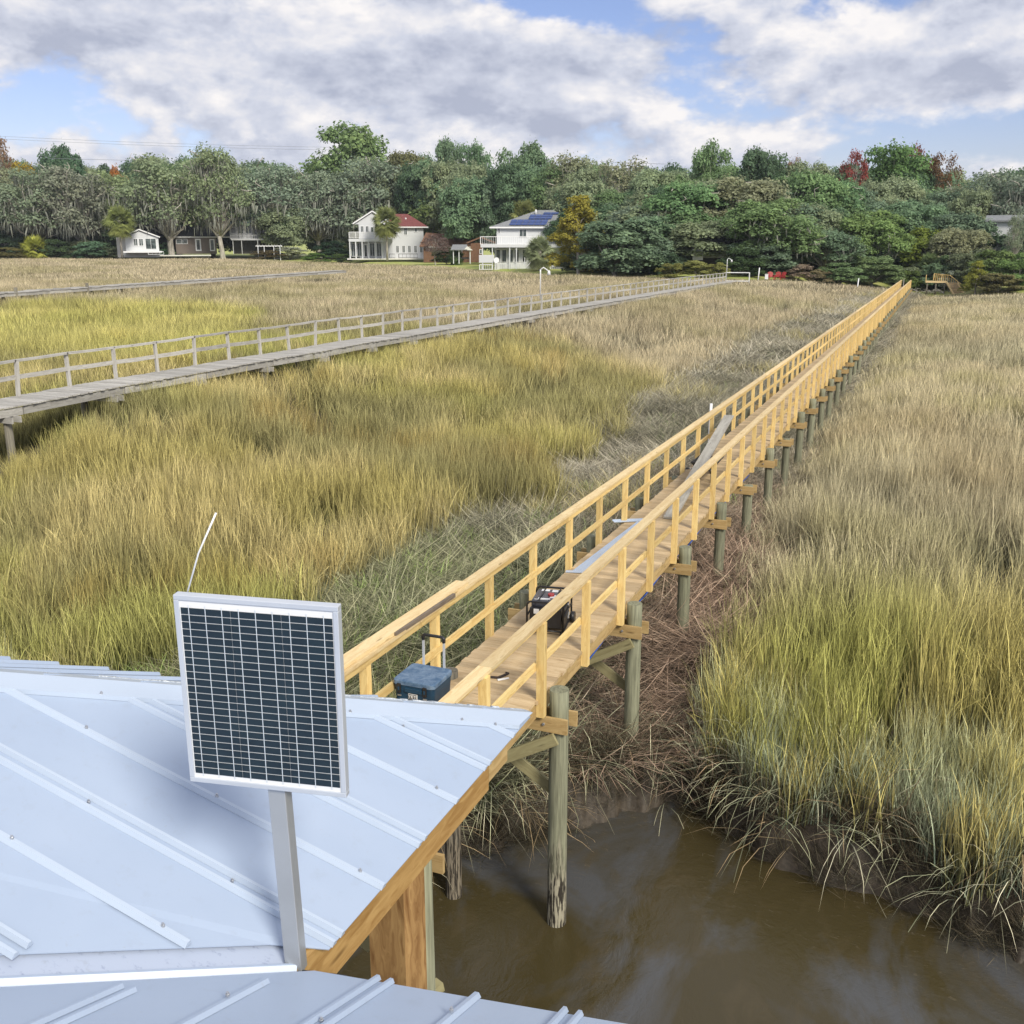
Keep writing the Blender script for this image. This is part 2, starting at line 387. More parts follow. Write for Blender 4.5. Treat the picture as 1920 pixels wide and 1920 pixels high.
t = NT('creek_water'); g = t.n('ShaderNodeNewGeometry'); P = g.outputs['Position']
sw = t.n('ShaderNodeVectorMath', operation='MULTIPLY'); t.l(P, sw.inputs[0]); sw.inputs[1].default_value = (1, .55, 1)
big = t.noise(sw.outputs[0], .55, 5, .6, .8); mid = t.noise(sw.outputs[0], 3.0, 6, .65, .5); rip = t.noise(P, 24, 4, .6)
c = t.mix(t.rng(big, .47, .62), (.054, .043, .018), (.078, .080, .082))  # grey patches put the sky's reflection into the base colour
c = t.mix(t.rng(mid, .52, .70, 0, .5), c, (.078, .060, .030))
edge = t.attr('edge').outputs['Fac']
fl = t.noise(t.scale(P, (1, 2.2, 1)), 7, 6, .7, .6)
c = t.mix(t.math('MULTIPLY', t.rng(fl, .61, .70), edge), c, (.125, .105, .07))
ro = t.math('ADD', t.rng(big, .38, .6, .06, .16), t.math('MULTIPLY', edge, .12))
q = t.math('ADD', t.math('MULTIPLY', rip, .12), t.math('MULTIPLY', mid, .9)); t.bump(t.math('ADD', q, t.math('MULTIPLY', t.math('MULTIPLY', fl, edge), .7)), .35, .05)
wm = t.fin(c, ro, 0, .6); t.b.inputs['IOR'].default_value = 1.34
gx, gy = np.meshgrid(np.linspace(-29, 39, 240), np.concatenate([np.linspace(-55, 2, 20), np.linspace(2.2, 20, 110)]))
ii = np.arange(gx.size).reshape(gx.shape)
Q = np.stack([ii[:-1, :-1], ii[:-1, 1:], ii[1:, 1:], ii[1:, :-1]], -1).reshape(-1, 4)
cdw = creek_d(gx, gy); keep = (cdw.ravel()[Q].min(1) < .7)
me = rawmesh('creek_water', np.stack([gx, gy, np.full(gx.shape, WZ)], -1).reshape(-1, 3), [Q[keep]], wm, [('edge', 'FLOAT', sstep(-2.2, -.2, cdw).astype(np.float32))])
o = bpy.data.objects.new('creek_water', me); COL.objects.link(o); tag(o, 'shallow brown tidal creek with sky shine painted in as grey patches', 'water', kind='structure')

# ------------------------------------------------------------------ new boardwalk
def Wk(x, y, z): return np.array([x, y, z + SL * (y - 9.41)])
YA, YB = 3.4, 157.0
bw = thing('boardwalk', 'long new yellow pine boardwalk with handrails running across the marsh to the woods', 'boardwalk', (-.6, 9.75, -.3))
mb = MB(); y = YA
while y < YB:
    jx = random.uniform(-.012, .012)
    mb.bar(Wk(-1.235 + jx, y + .07, -.019), Wk(.012 + jx + random.uniform(-.01, .012), y + .07, -.019 + random.uniform(-.002, .002)), .139, .038); y += .1445
mb.build('deck', M['pine_deck'], bw)
mb = MB()
for xx, L0 in ((-.022, 3.66), (-1.196, 3.66)):
    y = YA
    while y < YB: y2 = min(y + L0, YB); mb.bar(Wk(xx, y + .003, -.132), Wk(xx, y2 - .003, -.132), .04, .184); y = y2
    mb.build('stringer', M['pine_joist'], bw); mb = MB()
for side, xc in ((1, -.005), (-1, -1.243)):
    mb = MB(); y = YA + (0 if side > 0 else .9)
    while y < YB: y2 = min(y + 4.88, YB); mb.bar(Wk(xc, y + .003, .931), Wk(xc, y2 - .003, .931), .14, .038); y = y2
    mb.build('handrail_cap', M['pine_cap'], bw)
    xi = -.023 if side > 0 else -1.225
    mb = MB(); mb2 = MB(); y = YA + 1
    while y < YB:
        y2 = min(y + 4.88, YB)
        mb.bar(Wk(xi, y + .003, .866), Wk(xi, y2 - .003, .866), .036, .088); mb2.bar(Wk(xi, y + .003, .392), Wk(xi, y2 - .003, .392), .036, .088); y = y2
    mb.build('handrail_beam', M['pine'], bw); mb2.build('middle_rail', M['pine'], bw)
# posts: 100 nearest as parts, the far ones one part
pm = MB().bar((0, 0, -.205), (0, 0, .911), .089, .089, (0, 1, 0), .45)
post0 = pm.build('rail_post', M['pine'], bw, local=True); first = True; far = MB(); cnt = 0
vars_ = [post0.data]
for q in range(5):
    r = random.random(); tmp = MB().bar((0, 0, -.205), (0, 0, .911), .089, .089, (0, 1, 0), r).build('rail_post', M['pine'], None)
    vars_.append(tmp.data); bpy.data.objects.remove(tmp)
bo = wloc(bw)
for i in range(-3, 96):
    for xx in (.045, -1.263):
        yy = 9.70 + i * S / 2
        if yy > YB - .1: continue
        p = Wk(xx, yy, 0)
        if cnt < 100:
            o = post0 if first else post0.copy()
            if not first: COL.objects.link(o); o.data = vars_[cnt % 6]
            first = False; o.location = p - bo; cnt += 1
        else: far.bar(p + (0, 0, -.205), p + (0, 0, .911), .089, .089, (0, 1, 0))
o = far.build('rail_post', M['pine'], bw); o['kind'] = 'stuff'
# bents: two piles, two cap beams, diagonal braces on the first ones
CAPX = float(onz(828, 1630, -.3)[0])
for i in range(-1, 47):
    yb = 9.86 + i * S
    if yb > YB: break
    nose = [True, True, True, True, False, True, False, True][i % 8]
    for side, xx in ((1, .20), (-1, -1.43 if i else -1.16)):
        if i == -1: continue
        gz = float(ground(np.array([xx]), np.array([yb]))[0]) - .5
        r0 = .105 + random.uniform(-.008, .008); lean = random.uniform(-.02, .02); top = (.06 if nose else -.2) + random.uniform(-.04, .04)
        ptop = Wk(xx, yb, top); ns = 14
        pts = [np.array([xx + lean * (1 - k / ns), yb, gz + (ptop[2] - gz) * k / ns]) for k in range(ns + 1)]
        MB().tube(pts, [r0 * (1.02 - .06 * k / ns) * (1 + random.uniform(-.012, .012)) for k in range(ns + 1)], 16).build('piling', M['old_piling' if i <= 0 and side < 0 else 'piling'], bw)
    mb = MB()
    for dy in (-.125, .125): mb.bar(Wk(-1.66, yb + dy, -.306), Wk(.345 + (.03 if dy > 0 else 0) if i >= 0 else CAPX, yb + dy, -.306), .038, .178, rnd=random.uniform(.1, .7))
    mb.build('cap_beam', M['pine_joist'], bw)
    bb = MB()
    for xx in (.18,): bb.tube([Wk(xx - .11, yb - .165, -.30), Wk(xx - .11, yb - .143, -.30)], .016, 8)
    if i >= 0: bb.build('bolt', M['galv'], bw)
    if i in (0, 1):
        mb = MB(); mb.bar(Wk(.22, yb - .165, -.45), Wk(-1.35, yb - .165, -1.35), .038, .14); mb.bar(Wk(.12, yb + .13, -1.28), Wk(-1.3, yb + .13, -.40), .038, .14)
        mb.build('cross_brace', M['green_brace'], bw)
ge = MB(); ge.bar(Wk(-1.243, YB - .02, .93), Wk(-1.243, YB + .35, .55), .12, .04); ge.bar(Wk(-.005, YB - .02, .93), Wk(-.005, YB + .35, .55), .12, .04)
ge.build('handrail_end', M['pine_cap'], bw)

# ------------------------------------------------------------------ old grey dock, parallel to the new one
DX0, DX1 = CAMP[0] - 22.95, CAMP[0] - 21.65                  # far and near edge of its deck
DKP = [onpl(px_, py_, (DX1 if nr_ else DX0, 0, 0), (1, 0, 0)) for px_, py_, nr_ in ((0, 765, 1), (340, 703, 1), (700, 640, 1), (1000, 590, 1), (1300, 540, 1), (1380, 527.5, 1))]
DY = [q[1] for q in DKP]; DZ = [q[2] for q in DKP]; print('old dock heights', np.round(DY, 1), np.round(DZ, 2))
def Dk(x, y, z):                                             # deck height follows the photograph's line
    return np.array([x, y, z + np.interp(y, DY, DZ) + .010 * sin(y * .9)])
od = thing('old_boardwalk', 'weathered grey boardwalk with one crooked handrail crossing the marsh', 'boardwalk', (DX0, 60, -.6), group=None)
mb = MB(); y = 12.
while y < 121:
    mb.bar(Dk(DX0 - .05 + random.uniform(-.03, .03), y, -.02 + random.uniform(-.006, .006)), Dk(DX1 + .04 + random.uniform(-.03, .03), y, -.02 + random.uniform(-.006, .006)), .138, .036); y += .15
mb.build('deck', M['old_wood'], od)
for xx in (DX1 - .03, DX0 + .05):
    mb = MB(); y = 12.
    while y < 118: mb.bar(Dk(xx, y, -.16), Dk(xx, y + 3.62, -.16 + random.uniform(-.015, .015)), .045, .2); y += 3.66
    mb.build('stringer', M['old_wood'], od)
ysp = 34.1 / 1000
yp = []
y = 13.
while y < 121.5: yp.append(y); y += 1.83
for nm, zz, hh, ww in (('handrail', .94, .06, .14), ('middle_rail', .50, .12, .045)):
    mb = MB()
    for k in range(0, len(yp) - 1, 1):
        w0 = random.uniform(-.03, .03)
        pa = Dk(DX0 + .02, yp[k] - .02, zz + .010 * sin(k * 1.7)); pb = Dk(DX0 + .02, yp[k + 1] + .02, zz + .010 * sin(k * 1.7 + 1.7))
        pmid = (pa + pb) / 2 - (0, 0, .008 + abs(w0) * .4)
        mb.bar(pa, pmid, ww, hh, rnd=k * .137 % 1); mb.bar(pmid, pb, ww, hh, rnd=k * .137 % 1)
    mb.build(nm, M['old_wood'], od)
p0 = None; oo = wloc(od)
for k, y in enumerate(yp):
    if p0 is None:
        p0 = MB().bar((0, 0, -.18), (0, 0, .93), .088, .088, (0, 1, 0), .8).build('rail_post', M['old_wood'], od, local=True); o = p0
    else: o = p0.copy(); COL.objects.link(o)
    o.location = Dk(DX0 + .03, y, 0) - oo; o.rotation_euler = (random.uniform(-.05, .05), random.uniform(-.05, .05), random.uniform(-.2, .2))
y = 15.2
while y < 120:
    for xx in (DX0 + .12, DX1 - .12):
        gz = float(ground(np.array([xx]), np.array([y]))[0]) - .4; pt = Dk(xx, y, -.26)
        MB().tube([(xx, y, gz), (xx + .01, y, (gz + pt[2]) / 2), pt], [.11, .108, .1], 12).build('piling', M['old_piling'], od)
    mb = MB()
    for dy in (-.13, .13): mb.bar(Dk(DX0 - .25, y + dy, -.33), Dk(DX1 + .22, y + dy, -.33), .045, .16)
    mb.build('cap_beam', M['old_wood'], od); y += 3.66
# white end frame of the old dock
ef = MB(); A_ = Dk(DX0 + .02, 121, 0); B_ = Dk(DX0 + 2.6, 121.6, 0)
ef.bar(A_ + (0, 0, .95), B_ + (0, 0, .95), .09, .09); ef.bar(A_ + (0, 0, .0), B_ + (0, 0, .0), .09, .09); ef.bar(B_ + (0, 0, -.5), B_ + (0, 0, .98), .1, .1, (0, 1, 0)); ef.bar(A_ + (0, 0, -.5), A_ + (0, 0, .98), .1, .1, (0, 1, 0))
ef.build('end_frame', M['white'], od)
def light_pole(px, ybase, ytop, D, label, hook):
    p = atd(px, ybase, D); h = (ybase - ytop) * D / F
    tq = thing('dock_light', label, 'lamp post', p)
    pts = [p, p + (0, 0, h * .9), p + (0, 0, h)]
    MB().tube(pts, .04, 8).build('pole', M['white'], tq)
    q = p + np.array([0, 0, h]); r = RT
    MB().tube([q, q + r * hook * .5 + np.array([0, 0, .12]), q + r * hook, q + r * hook * 1.4 - np.array([0, 0, .1])], .032, 8).build('arm', M['white'], tq)
    MB().tube([q + r * hook * 1.4 - np.array([0, 0, .05]), q + r * hook * 1.4 - np.array([0, 0, .3])], [.06, .11], 10).build('lamp_shade', M['white'], tq)
light_pole(1013, 560, 508, 60, 'thin pale lamp post with hooked arm part way along the grey boardwalk', .35)
light_pole(1362, 521, 488, 117, 'white lamp post with round head at the shore end of the grey boardwalk', .35)

# far low dock at the left
fd = thing('low_dock', 'low pale grey dock without rails in front of the brick ranch house', 'dock', tuple(atd(217, 528, 88)))
PA, PB = atd(-60, 553, 71), atd(640, 507, 124)
mb = MB(); n_ = int(np.linalg.norm(PB - PA) / .3); dirx = (PB - PA) / np.linalg.norm(PB - PA); sd = np.cross((0, 0, 1), dirx)
for i in range(n_):
    c_ = PA + (PB - PA) * i / n_ + np.array([0, 0, random.uniform(-.03, .03) - .25 * sin(pi * i / n_) * .0]); mb.bar(c_ - sd * .7, c_ + sd * .7, .29, .05)
mb.build('deck', M['old_wood'], fd)
mb = MB()
for s_ in (-.62, .62):
    for i in range(24):
        a_ = PA + (PB - PA) * i / 24 - np.array([0, 0, .15]); b_ = PA + (PB - PA) * (i + 1) / 24 - np.array([0, 0, .15])
        mb.bar(a_ + sd * s_, b_ + sd * s_, .06, .22)
mb.build('stringer', M['old_wood'], fd)
for i in range(1, 10):
    c_ = PA + (PB - PA) * i / 30
    for s_ in (-.6, .6):
        q = c_ + sd * s_; MB().tube([(q[0], q[1], q[2] - 2.2), (q[0], q[1], q[2] + (.35 if i % 4 == 2 and s_ < 0 else -.25))], .12, 8).build('piling', M['old_piling'], fd)

# ------------------------------------------------------------------ pavilion roof in the foreground
MA = .265; HX = .769; VX = .86
C1 = np.array([2.03, 4.22]); C2 = np.array([2.0, 2.28])
def zA(x): return 2.7 + MA * (2.02 - x)
def hip(t): return np.array([C1[0] - t, C1[1] - HX * t, 2.7 + MA * t])
def val(t): return np.array([C2[0] - t, C2[1] - VX * t, 2.7 + MA * t])
MBs = MA / HX
eC = np.array([1.05, .17, 0]); eC /= np.linalg.norm(eC); vC = np.array([-1, -VX, MA]); nC = np.cross(eC, vC); nC /= np.linalg.norm(nC); nC *= np.sign(nC[2])
def zC(x, y): return 2.7 - (nC[0] * (x - C2[0]) + nC[1] * (y - C2[1])) / nC[2]
pv = thing('pavilion', 'white metal hip roof of the dock pavilion below the camera', 'pavilion', (0, 2.3, -.1))
nA = np.array([MA, 0, 1]); nA /= np.linalg.norm(nA)
eB = np.array([-1.05, -.17, 0]); hdv = np.array([-1, -HX, MA]); nB = np.cross(eB, hdv); nB /= np.linalg.norm(nB); nB *= np.sign(nB[2])
def PB_(x, y, h=0): return np.array([x, y, 2.7 - (nB[0] * (x - C1[0]) + nB[1] * (y - C1[1])) / nB[2]]) + nB * h
def eB_y(x): return C1[1] + (x - C1[0]) * .17 / 1.05
TT = 4.6
# sheet A (eave along x=2.03)
def offA(p, h): return np.array(p) + nA * h
mb = MB()
vo = .13
mb.prism([(2.045, 2.40, zA(2.045)), (2.045, C1[1] + .0, zA(2.045)), hip(TT), val(TT) + np.array([0, vo, 0]), val(.12) + np.array([0, vo, 0])], nA * -.004)
def rib(mbx, p, q, n, w=.029, h=.019):
    p = np.array(p, float); q = np.array(q, float); a = (q - p) / np.linalg.norm(q - p); b = np.cross(n, a)
    prof = [(-w * .62, 0.0012), (-w * .26, h), (w * .26, h), (w * .62, 0.0012)]
    v = [e + b * u + n * z for e in (p, q) for u, z in prof]
    mbx.add(v, [(0, 1, 5, 4), (1, 2, 6, 5), (2, 3, 7, 6), (3, 2, 1, 0), (4, 5, 6, 7), (0, 4, 7, 3)])
scr = []
kk = 0; seam = MB()
for i, yy in enumerate([1.84, 2.145, 2.45, 2.755, 3.06, 3.375, 3.69, 3.995]):
    te = (C1[1] - yy) / HX; xe = C1[0] - te
    xs = 2.05
    if yy < 2.40: xs = C2[0] - max(0, (C2[1] + vo - yy) / VX) + .0
    if xe > xs - .1: continue
    offs = (-.026, .026) if i % 2 == 0 else (0.,)
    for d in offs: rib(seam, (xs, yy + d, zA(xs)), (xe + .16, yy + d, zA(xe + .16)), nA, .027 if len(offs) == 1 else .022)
    x = xs - (.10 if i % 2 else .42)
    while x > xe: scr.append(np.array([x, yy, zA(x)]) + nA * (.02 if len(offs) == 1 else .004)); x -= .62
mb.build('roof_sheet', M['roof'], pv); seam.build('standing_seam', M['roof_lip'], pv)  # brighter metal on these ribs paints in the bright sky they catch
# sheet B beyond the hip (faces the walkway)
mb = MB()
zB = lambda y: 2.7 + MBs * (C1[1] - y)
mb.prism([PB_(C1[0], C1[1]), PB_(-4.2, eB_y(-4.2)), hip(TT)], nB * -.004)
x = 1.85
while x > -3.4:
    te = C1[0] - x; ye = C1[1] - HX * te
    rib(mb, PB_(x, eB_y(x) + .02), PB_(x, ye + .02), nB, .034, .018); x -= .305
mb.build('roof_sheet', M['roof'], pv)
# hip cap: two bent leaves over the hip
mb = MB(); hd = hip(1) - hip(0); hd /= np.linalg.norm(hd)
wa = np.cross(hd, nA); wa /= np.linalg.norm(wa); wa *= np.sign(wa[0] - wa[1]); wb = np.cross(hd, nB); wb /= np.linalg.norm(wb); wb *= np.sign(wb[1] - wb[0])
upv = np.array([0, 0, .014]); h0 = hip(-.02) + upv; h1 = hip(TT) + upv
for w_, n_ in ((wa, nA), (wb, nB)):
    hs = hip(wa[0] * .127 - .015) + upv if n_ is nA else h0
    mb.prism([h0, h1, h1 + w_ * .125 + n_ * .006, hs + w_ * .125 + n_ * .006], n_ * -.002)
    mb.prism([hs + w_ * .125 + n_ * .006, h1 + w_ * .125 + n_ * .006, h1 + w_ * .129 - n_ * .014, hs + w_ * .129 - n_ * .014], w_ * .002)
mb.build('hip_cap', M['roof_lip'], pv)
mb = MB(); foam = NT('grey_foam'); g_ = foam.n('ShaderNodeTexCoord'); ff = foam.noise(g_.outputs['Object'], 60, 5)
M['foam'] = foam.fin(foam.mix(foam.rng(ff, .35, .65), (.22, .25, .29), (.62, .66, .70)), .9)
for k in range(64):
    a_ = hip(k * .024 - .01) + upv + wb * .130; b_ = hip(k * .024 + .018) + upv + wb * .133; mb.bar(a_, b_, .03 + random.random() * .02, .010 + random.random() * .012, nB)
mb.build('closure_strip', M['foam'], pv)
for y_ in (3.69, 3.06, 2.45):
    te = (C1[1] - y_) / HX; scr.append(hip(te) + wa * .115 + nA * .018)
scr.append(hip(.28) + wa * .115 + nA * .018)
# valley: flashing with a raised centre rib
mb = MB(); vd = val(1) - val(0); vd /= np.linalg.norm(vd)
va = np.cross(vd, nA); va *= np.sign(va[1]); vc = np.cross(vd, nC); vc /= np.linalg.norm(vc); vc *= -np.sign(vc[1]) * 1.0
if vc[1] > 0: vc = -vc
v0, v1 = val(.0) - nA * .014, val(TT) - nA * .014
mb.prism([v0, v1, v1 + va * .24, v0 + va * .24], nA * -.003); mb.prism([v0, v1, v1 + vc * .24, v0 + vc * .24], nC * -.003)
mb.build('valley_flashing', M['valley'], pv)
mb = MB(); nv = (nA + nC); nv /= np.linalg.norm(nv); hw = np.cross(vd, nv)
for e in (1,):
    pr_ = [(-.026, -.012), (-.005, .024), (.005, .024), (.026, -.012)]
    v = [q + hw * u + nv * z for q in (v0, v1) for u, z in pr_]
    mb.add(v, [(0, 1, 5, 4), (1, 2, 6, 5), (2, 3, 7, 6), (3, 2, 1, 0), (4, 5, 6, 7), (0, 4, 7, 3)])
mb.build('valley_rib', M['roof'], pv)
# sheet C (near wing, eave runs to the right)
def PC(x, y, h=0): return np.array([x, y, zC(x, y)]) + nC * h
def eC_y(x): return C2[1] + (x - C2[0]) * eC[1] / eC[0]
mb = MB()
seam = MB(); vq = np.array([.10, -.06, 0])
q0 = val(.0) + vq; q1 = val(TT) + vq
mb.prism([PC(2.06, eC_y(2.06) + .0), PC(q0[0], q0[1]), PC(q1[0], q1[1]), PC(q1[0] + 8, q1[1] - .5), PC(8, -1.0), PC(8.0, eC_y(8.0))][0:1] + [PC(q1[0] - .0, q1[1]), PC(8, q1[1]), PC(8.0, eC_y(8.0))], nC * -.004)
for k in range(-7, 14):
    x = 2.287 + k * .2955
    ys = eC_y(x) + .012 if x > 2.1 else C2[1] - (C2[0] - x) * VX - .14
    ye = -1.55
    offs = (-.024, .024) if k % 2 == 0 else (0.,)
    for d in offs: rib(seam, PC(x + d, ys), PC(x + d - .0, ye), nC, .026 if len(offs) == 1 else .02, .014)
    y = ys - (.18 if k % 2 else .35)
    while y > .3: scr.append(PC(x, y, .022 if len(offs) == 1 else .004)); y -= .62
mb.build('roof_sheet', M['roof'], pv); seam.build('standing_seam', M['roof'], pv)
mb = MB()
for p in scr:
    mb.tube([p - np.array([0, 0, .002]), p + np.array([0, 0, .005])], .0065, 10, smooth=False); mb.tube([p + np.array([0, 0, .004]), p + np.array([0, 0, .011])], .0042, 6, smooth=False)
mb.build('roof_screw', M['galv'], pv)
# eave fascia boards, rafter ends, posts
mb = MB(); mb.bar((1.985, 2.275, zA(1.985) - .105), (1.985, 3.80, zA(1.985) - .105), .038, .185, rnd=.31); mb.build('fascia', M['fascia'], pv)
mb = MB(); mb.bar((1.985, 3.803, zA(1.985) - .088), (1.985, 4.02, zA(1.985) - .088), .04, .145, rnd=.62); mb.bar((1.96, 4.023, zA(1.985) - .07), (1.96, 4.22, zA(1.985) - .07), .038, .10, rnd=.55)
mb.build('fascia_end', M['pine_joist'], pv)
mb = MB(); mb.bar(PB_(1.95, eB_y(1.95) - .03, -.075), PB_(-4.0, eB_y(-4) - .03, -.075), .038, .12); mb.build('fascia', M['fascia'], pv)
mb = MB(); p_, q_ = PC(2.0, eC_y(2.0) - .03, -.075), PC(8.0, eC_y(8.0) - .03, -.075); mb.bar(p_, q_, .038, .13); mb.build('fascia', M['fascia'], pv)
mb = MB(); mb.bar((1.98, 2.265, 2.675), (2.16, 2.315, 2.668), .03, .03); mb.build('drip_edge', M['black'], pv)
def colpt(px, py, D): return atd(px, py, D)
cl = colpt(690, 1700, 3.78); cr = colpt(757, 1700, 3.70); cr2 = colpt(797, 1700, 3.80)
def vboard(mbx, a, b, ztop, zbot, th, rnd):
    a = np.array([a[0], a[1]]); b = np.array([b[0], b[1]]); d = b - a; w = np.linalg.norm(d); d /= w; nrm = np.array([-d[1], d[0]]); c_ = (a + b) / 2 + nrm * th / 2
    mbx.bar((c_[0], c_[1], zbot), (c_[0], c_[1], ztop), w, th, (-nrm[0], -nrm[1], 0), rnd)
mb = MB(); vboard(mb, cl, cr, 2.56, -3.3, .038, .21); mb.build('column_board', M['column'], pv)
mb = MB(); vboard(mb, cr, cr2, 2.56, -3.3, .038, .73); mb.build('column_board', M['column'], pv)
pp = atd(786, 1700, 3.93); MB().tube([(pp[0], pp[1], -3.4), (pp[0] + .01, pp[1], 0), (pp[0], pp[1], 2.5)], [.075, .066, .06], 18).build('column_piling', M['piling'], pv)
mb = MB(); a_ = atd(800, 1868, 4.0); b_ = atd(826, 1845, 4.06); mb.bar(a_, b_, .05, .05); mb.build('brace_end', M['green_brace'], pv)
mb = MB(); a_ = atd(655, 1735, 4.3); b_ = atd(700, 1770, 4.25); mb.bar(a_ + (a_ - b_) * 2, b_, .04, .09); mb.build('knee_brace', M['green_brace'], pv)

# ------------------------------------------------------------------ solar panel on its pole
CTL, CTR, CBR, CBL = [np.array(q) for q in () or ((1.412, 2.521, 3.802), (1.976, 2.643, 3.796), (1.981, 2.660, 3.092), (1.417, 2.538, 3.097))]
KP = .868
CTL, CTR, CBR, CBL = [CAMP + KP * (q - CAMP) for q in (CTL, CTR, CBR, CBL)]
ux = CTR - CTL; PW = np.linalg.norm(ux); ux /= PW; uz = CTL - CBL; uz -= ux * (uz @ ux); PH = np.linalg.norm(uz); uz /= PH; un = np.cross(ux, uz)   # un points to the camera
if un @ (CAMP - CTL) < 0: un = -un
PC0 = (CTL + CTR + CBR + CBL) / 4
def PL(a, b, c): return PC0 + ux * a + uz * b + un * c
# scale about the camera so that its pole stands on the roof
sp_ = thing('solar_panel', 'small framed solar panel on a square aluminium pole above the pavilion roof', 'solar panel', (1.99, 2.29, 2.69))
hx, hz = PW / 2, PH / 2
mb = MB(); fw_ = .016; dp = .030
for (x0, z0, x1, z1) in ((-hx, hz - fw_ / 2, hx, hz - fw_ / 2), (-hx, -hz + fw_ / 2, hx, -hz + fw_ / 2)): mb.bar(PL(x0, z0, -dp / 2), PL(x1, z1, -dp / 2), dp, fw_, uz)
for x0 in (-hx + fw_ / 2, hx - fw_ / 2): mb.bar(PL(x0, -hz + fw_, -dp / 2), PL(x0, hz - fw_, -dp / 2), dp, fw_, ux)
mb.build('frame', M['alu'], sp_, bevel=.002)
mb = MB(); mb.bar(PL(-hx + fw_, 0, -.006), PL(hx - fw_, 0, -.006), PH - 2 * fw_, .003, un); mb.build('backsheet', M['white'], sp_)
t = NT('solar_cell'); g = t.n('ShaderNodeTexCoord'); nn_ = t.noise(g.outputs['Object'], 9, 4)
M['cell'] = t.fin(t.mix(t.rng(nn_, .3, .7), (.008, .018, .028), (.014, .030, .042)), .22, 0, .55)
M['bus'] = plain('cell_busbar', (.66, .72, .78), .4, .1, .03)
cw = PW * .922 ; ch = PH * .89; nrow = 24
cells = MB(); bus = MB(); rh = ch / nrow
blocks = [(-.5, -.1695), (-.1665, .1665), (.1695, .5)]
for r_ in range(nrow):
    zc = -ch / 2 + (r_ + .5) * rh - .004
    for b0, b1 in blocks: cells.bar(PL(b0 * cw, zc, -.0034), PL(b1 * cw, zc, -.0034), rh - .0027, .0012, un)
cells.build('cell', M['cell'], sp_)
for b0, b1 in blocks:
    for f_ in (.165, .5, .835):
        xx = (b0 + (b1 - b0) * f_) * cw; bus.bar(PL(xx, -ch / 2 - .012, -.0021), PL(xx, ch / 2 + .004, -.0021), .0022, .0006, un)
bus.build('busbar', M['bus'], sp_)
t = NT('panel_glass'); t.b.inputs['Base Color'].default_value = (1, 1, 1, 1)
# pole behind the panel, down to the roof
pb = onpl(556, 1817, (0, 2.30, 0), (0, 1, 0)); pbt = PL(-.02, -.1, -.075)
ptop = onpl(517, 1400, pb, (0, 1, 0)); ptop = ptop + (ptop - pb) * .06
mb = MB(); mb.bar(pb, ptop, .056, .05, un, .5); o = mb.build('pole', M['alu_pole'], sp_, bevel=.003)
mb = MB()
for dz in (-.16, .10): mb.bar(PL(-hx + .02, dz, -.042), PL(hx - .02, dz, -.042), .03, .02, uz)
mb.build('bracket', M['alu_pole'], sp_)
wa0 = PL(-hx + .010, hz - .004, -.034); q = onpl(405, 962, wa0, un)
mb = MB(); mb.tube([wa0 - np.array([0, 0, .05]), wa0 + (q - wa0) * .5, q], [.0024, .0027, .0031], 8); mb.build('whip_antenna', M['white'], sp_)

# ------------------------------------------------------------------ things on the boardwalk
def deckz(y): return SL * (y - 9.41)
# wheeled cooler
cz = deckz(8.8); cx0 = np.array([-.955, 8.80, cz]); ca = -.03
ck = thing('cooler', 'dark blue wheeled hard cooler with raised pull handle on the near end of the boardwalk', 'cooler', cx0)
t = NT('blue_plastic'); g = t.n('ShaderNodeTexCoord'); q = t.noise(g.outputs['Object'], 9, 6, .7)
M['blue'] = t.fin(t.mix(t.rng(q, .35, .7), (.010, .042, .085), (.018, .062, .115)), .45, 0, .4)
t = NT('scuffed_blue_lid'); g = t.n('ShaderNodeTexCoord'); q = t.noise(g.outputs['Object'], 11, 7, .72, .6)
M['bluelid'] = t.fin(t.mix(t.rng(q, .38, .72), (.055, .115, .21), (.21, .29, .40)), .55, 0, .35)
def rbox(w, d, h, r, z0, taper=0., n=5):
    """Rounded-corner box standing at z0 (local), tapering to its foot."""
    def ring(s, z):
        pts = []
        for cx_, cy_, a0 in ((w / 2 - r, d / 2 - r, 0), (-w / 2 + r, d / 2 - r, pi / 2), (-w / 2 + r, -d / 2 + r, pi), (w / 2 - r, -d / 2 + r, 1.5 * pi)):
            for k in range(n + 1):
                a = a0 + pi / 2 * k / n; pts.append(((cx_ + r * cos(a)) * s, (cy_ + r * sin(a)) * s, z))
        return pts
    return ring
def loft(mbx, rings, origin, cap=True):
    n = len(rings[0]); V = np.array([p for r in rings for p in r]) + np.array(origin)
    fs = [(i * n + q, i * n + (q + 1) % n, (i + 1) * n + (q + 1) % n, (i + 1) * n + q) for i in range(len(rings) - 1) for q in range(n)]
    fs += [tuple(range(n))[::-1], tuple((len(rings) - 1) * n + q for q in range(n))]
    return mbx.add(V, fs, None, None, False)
g_ = rbox(.485, .46, 0, .045, 0)
loft(MB(), [g_(.86, .012), g_(.87, .05), g_(.955, .38), g_(.955, .425), g_(.975, .427), g_(.975, .440)], cx0).build('body', M['blue'], ck)
loft(MB(), [g_(.985, .446), g_(1.0, .450), g_(1.0, .486), g_(.985, .497), g_(.95, .502)], cx0).build('lid', M['bluelid'], ck)
mb = MB(); mb.bar(cx0 + (-.10, -.226, .40), cx0 + (.10, -.226, .40), .02, .05); mb.build('front_recess', M['bluelid'] if False else M['blue'], ck, bevel=.004)
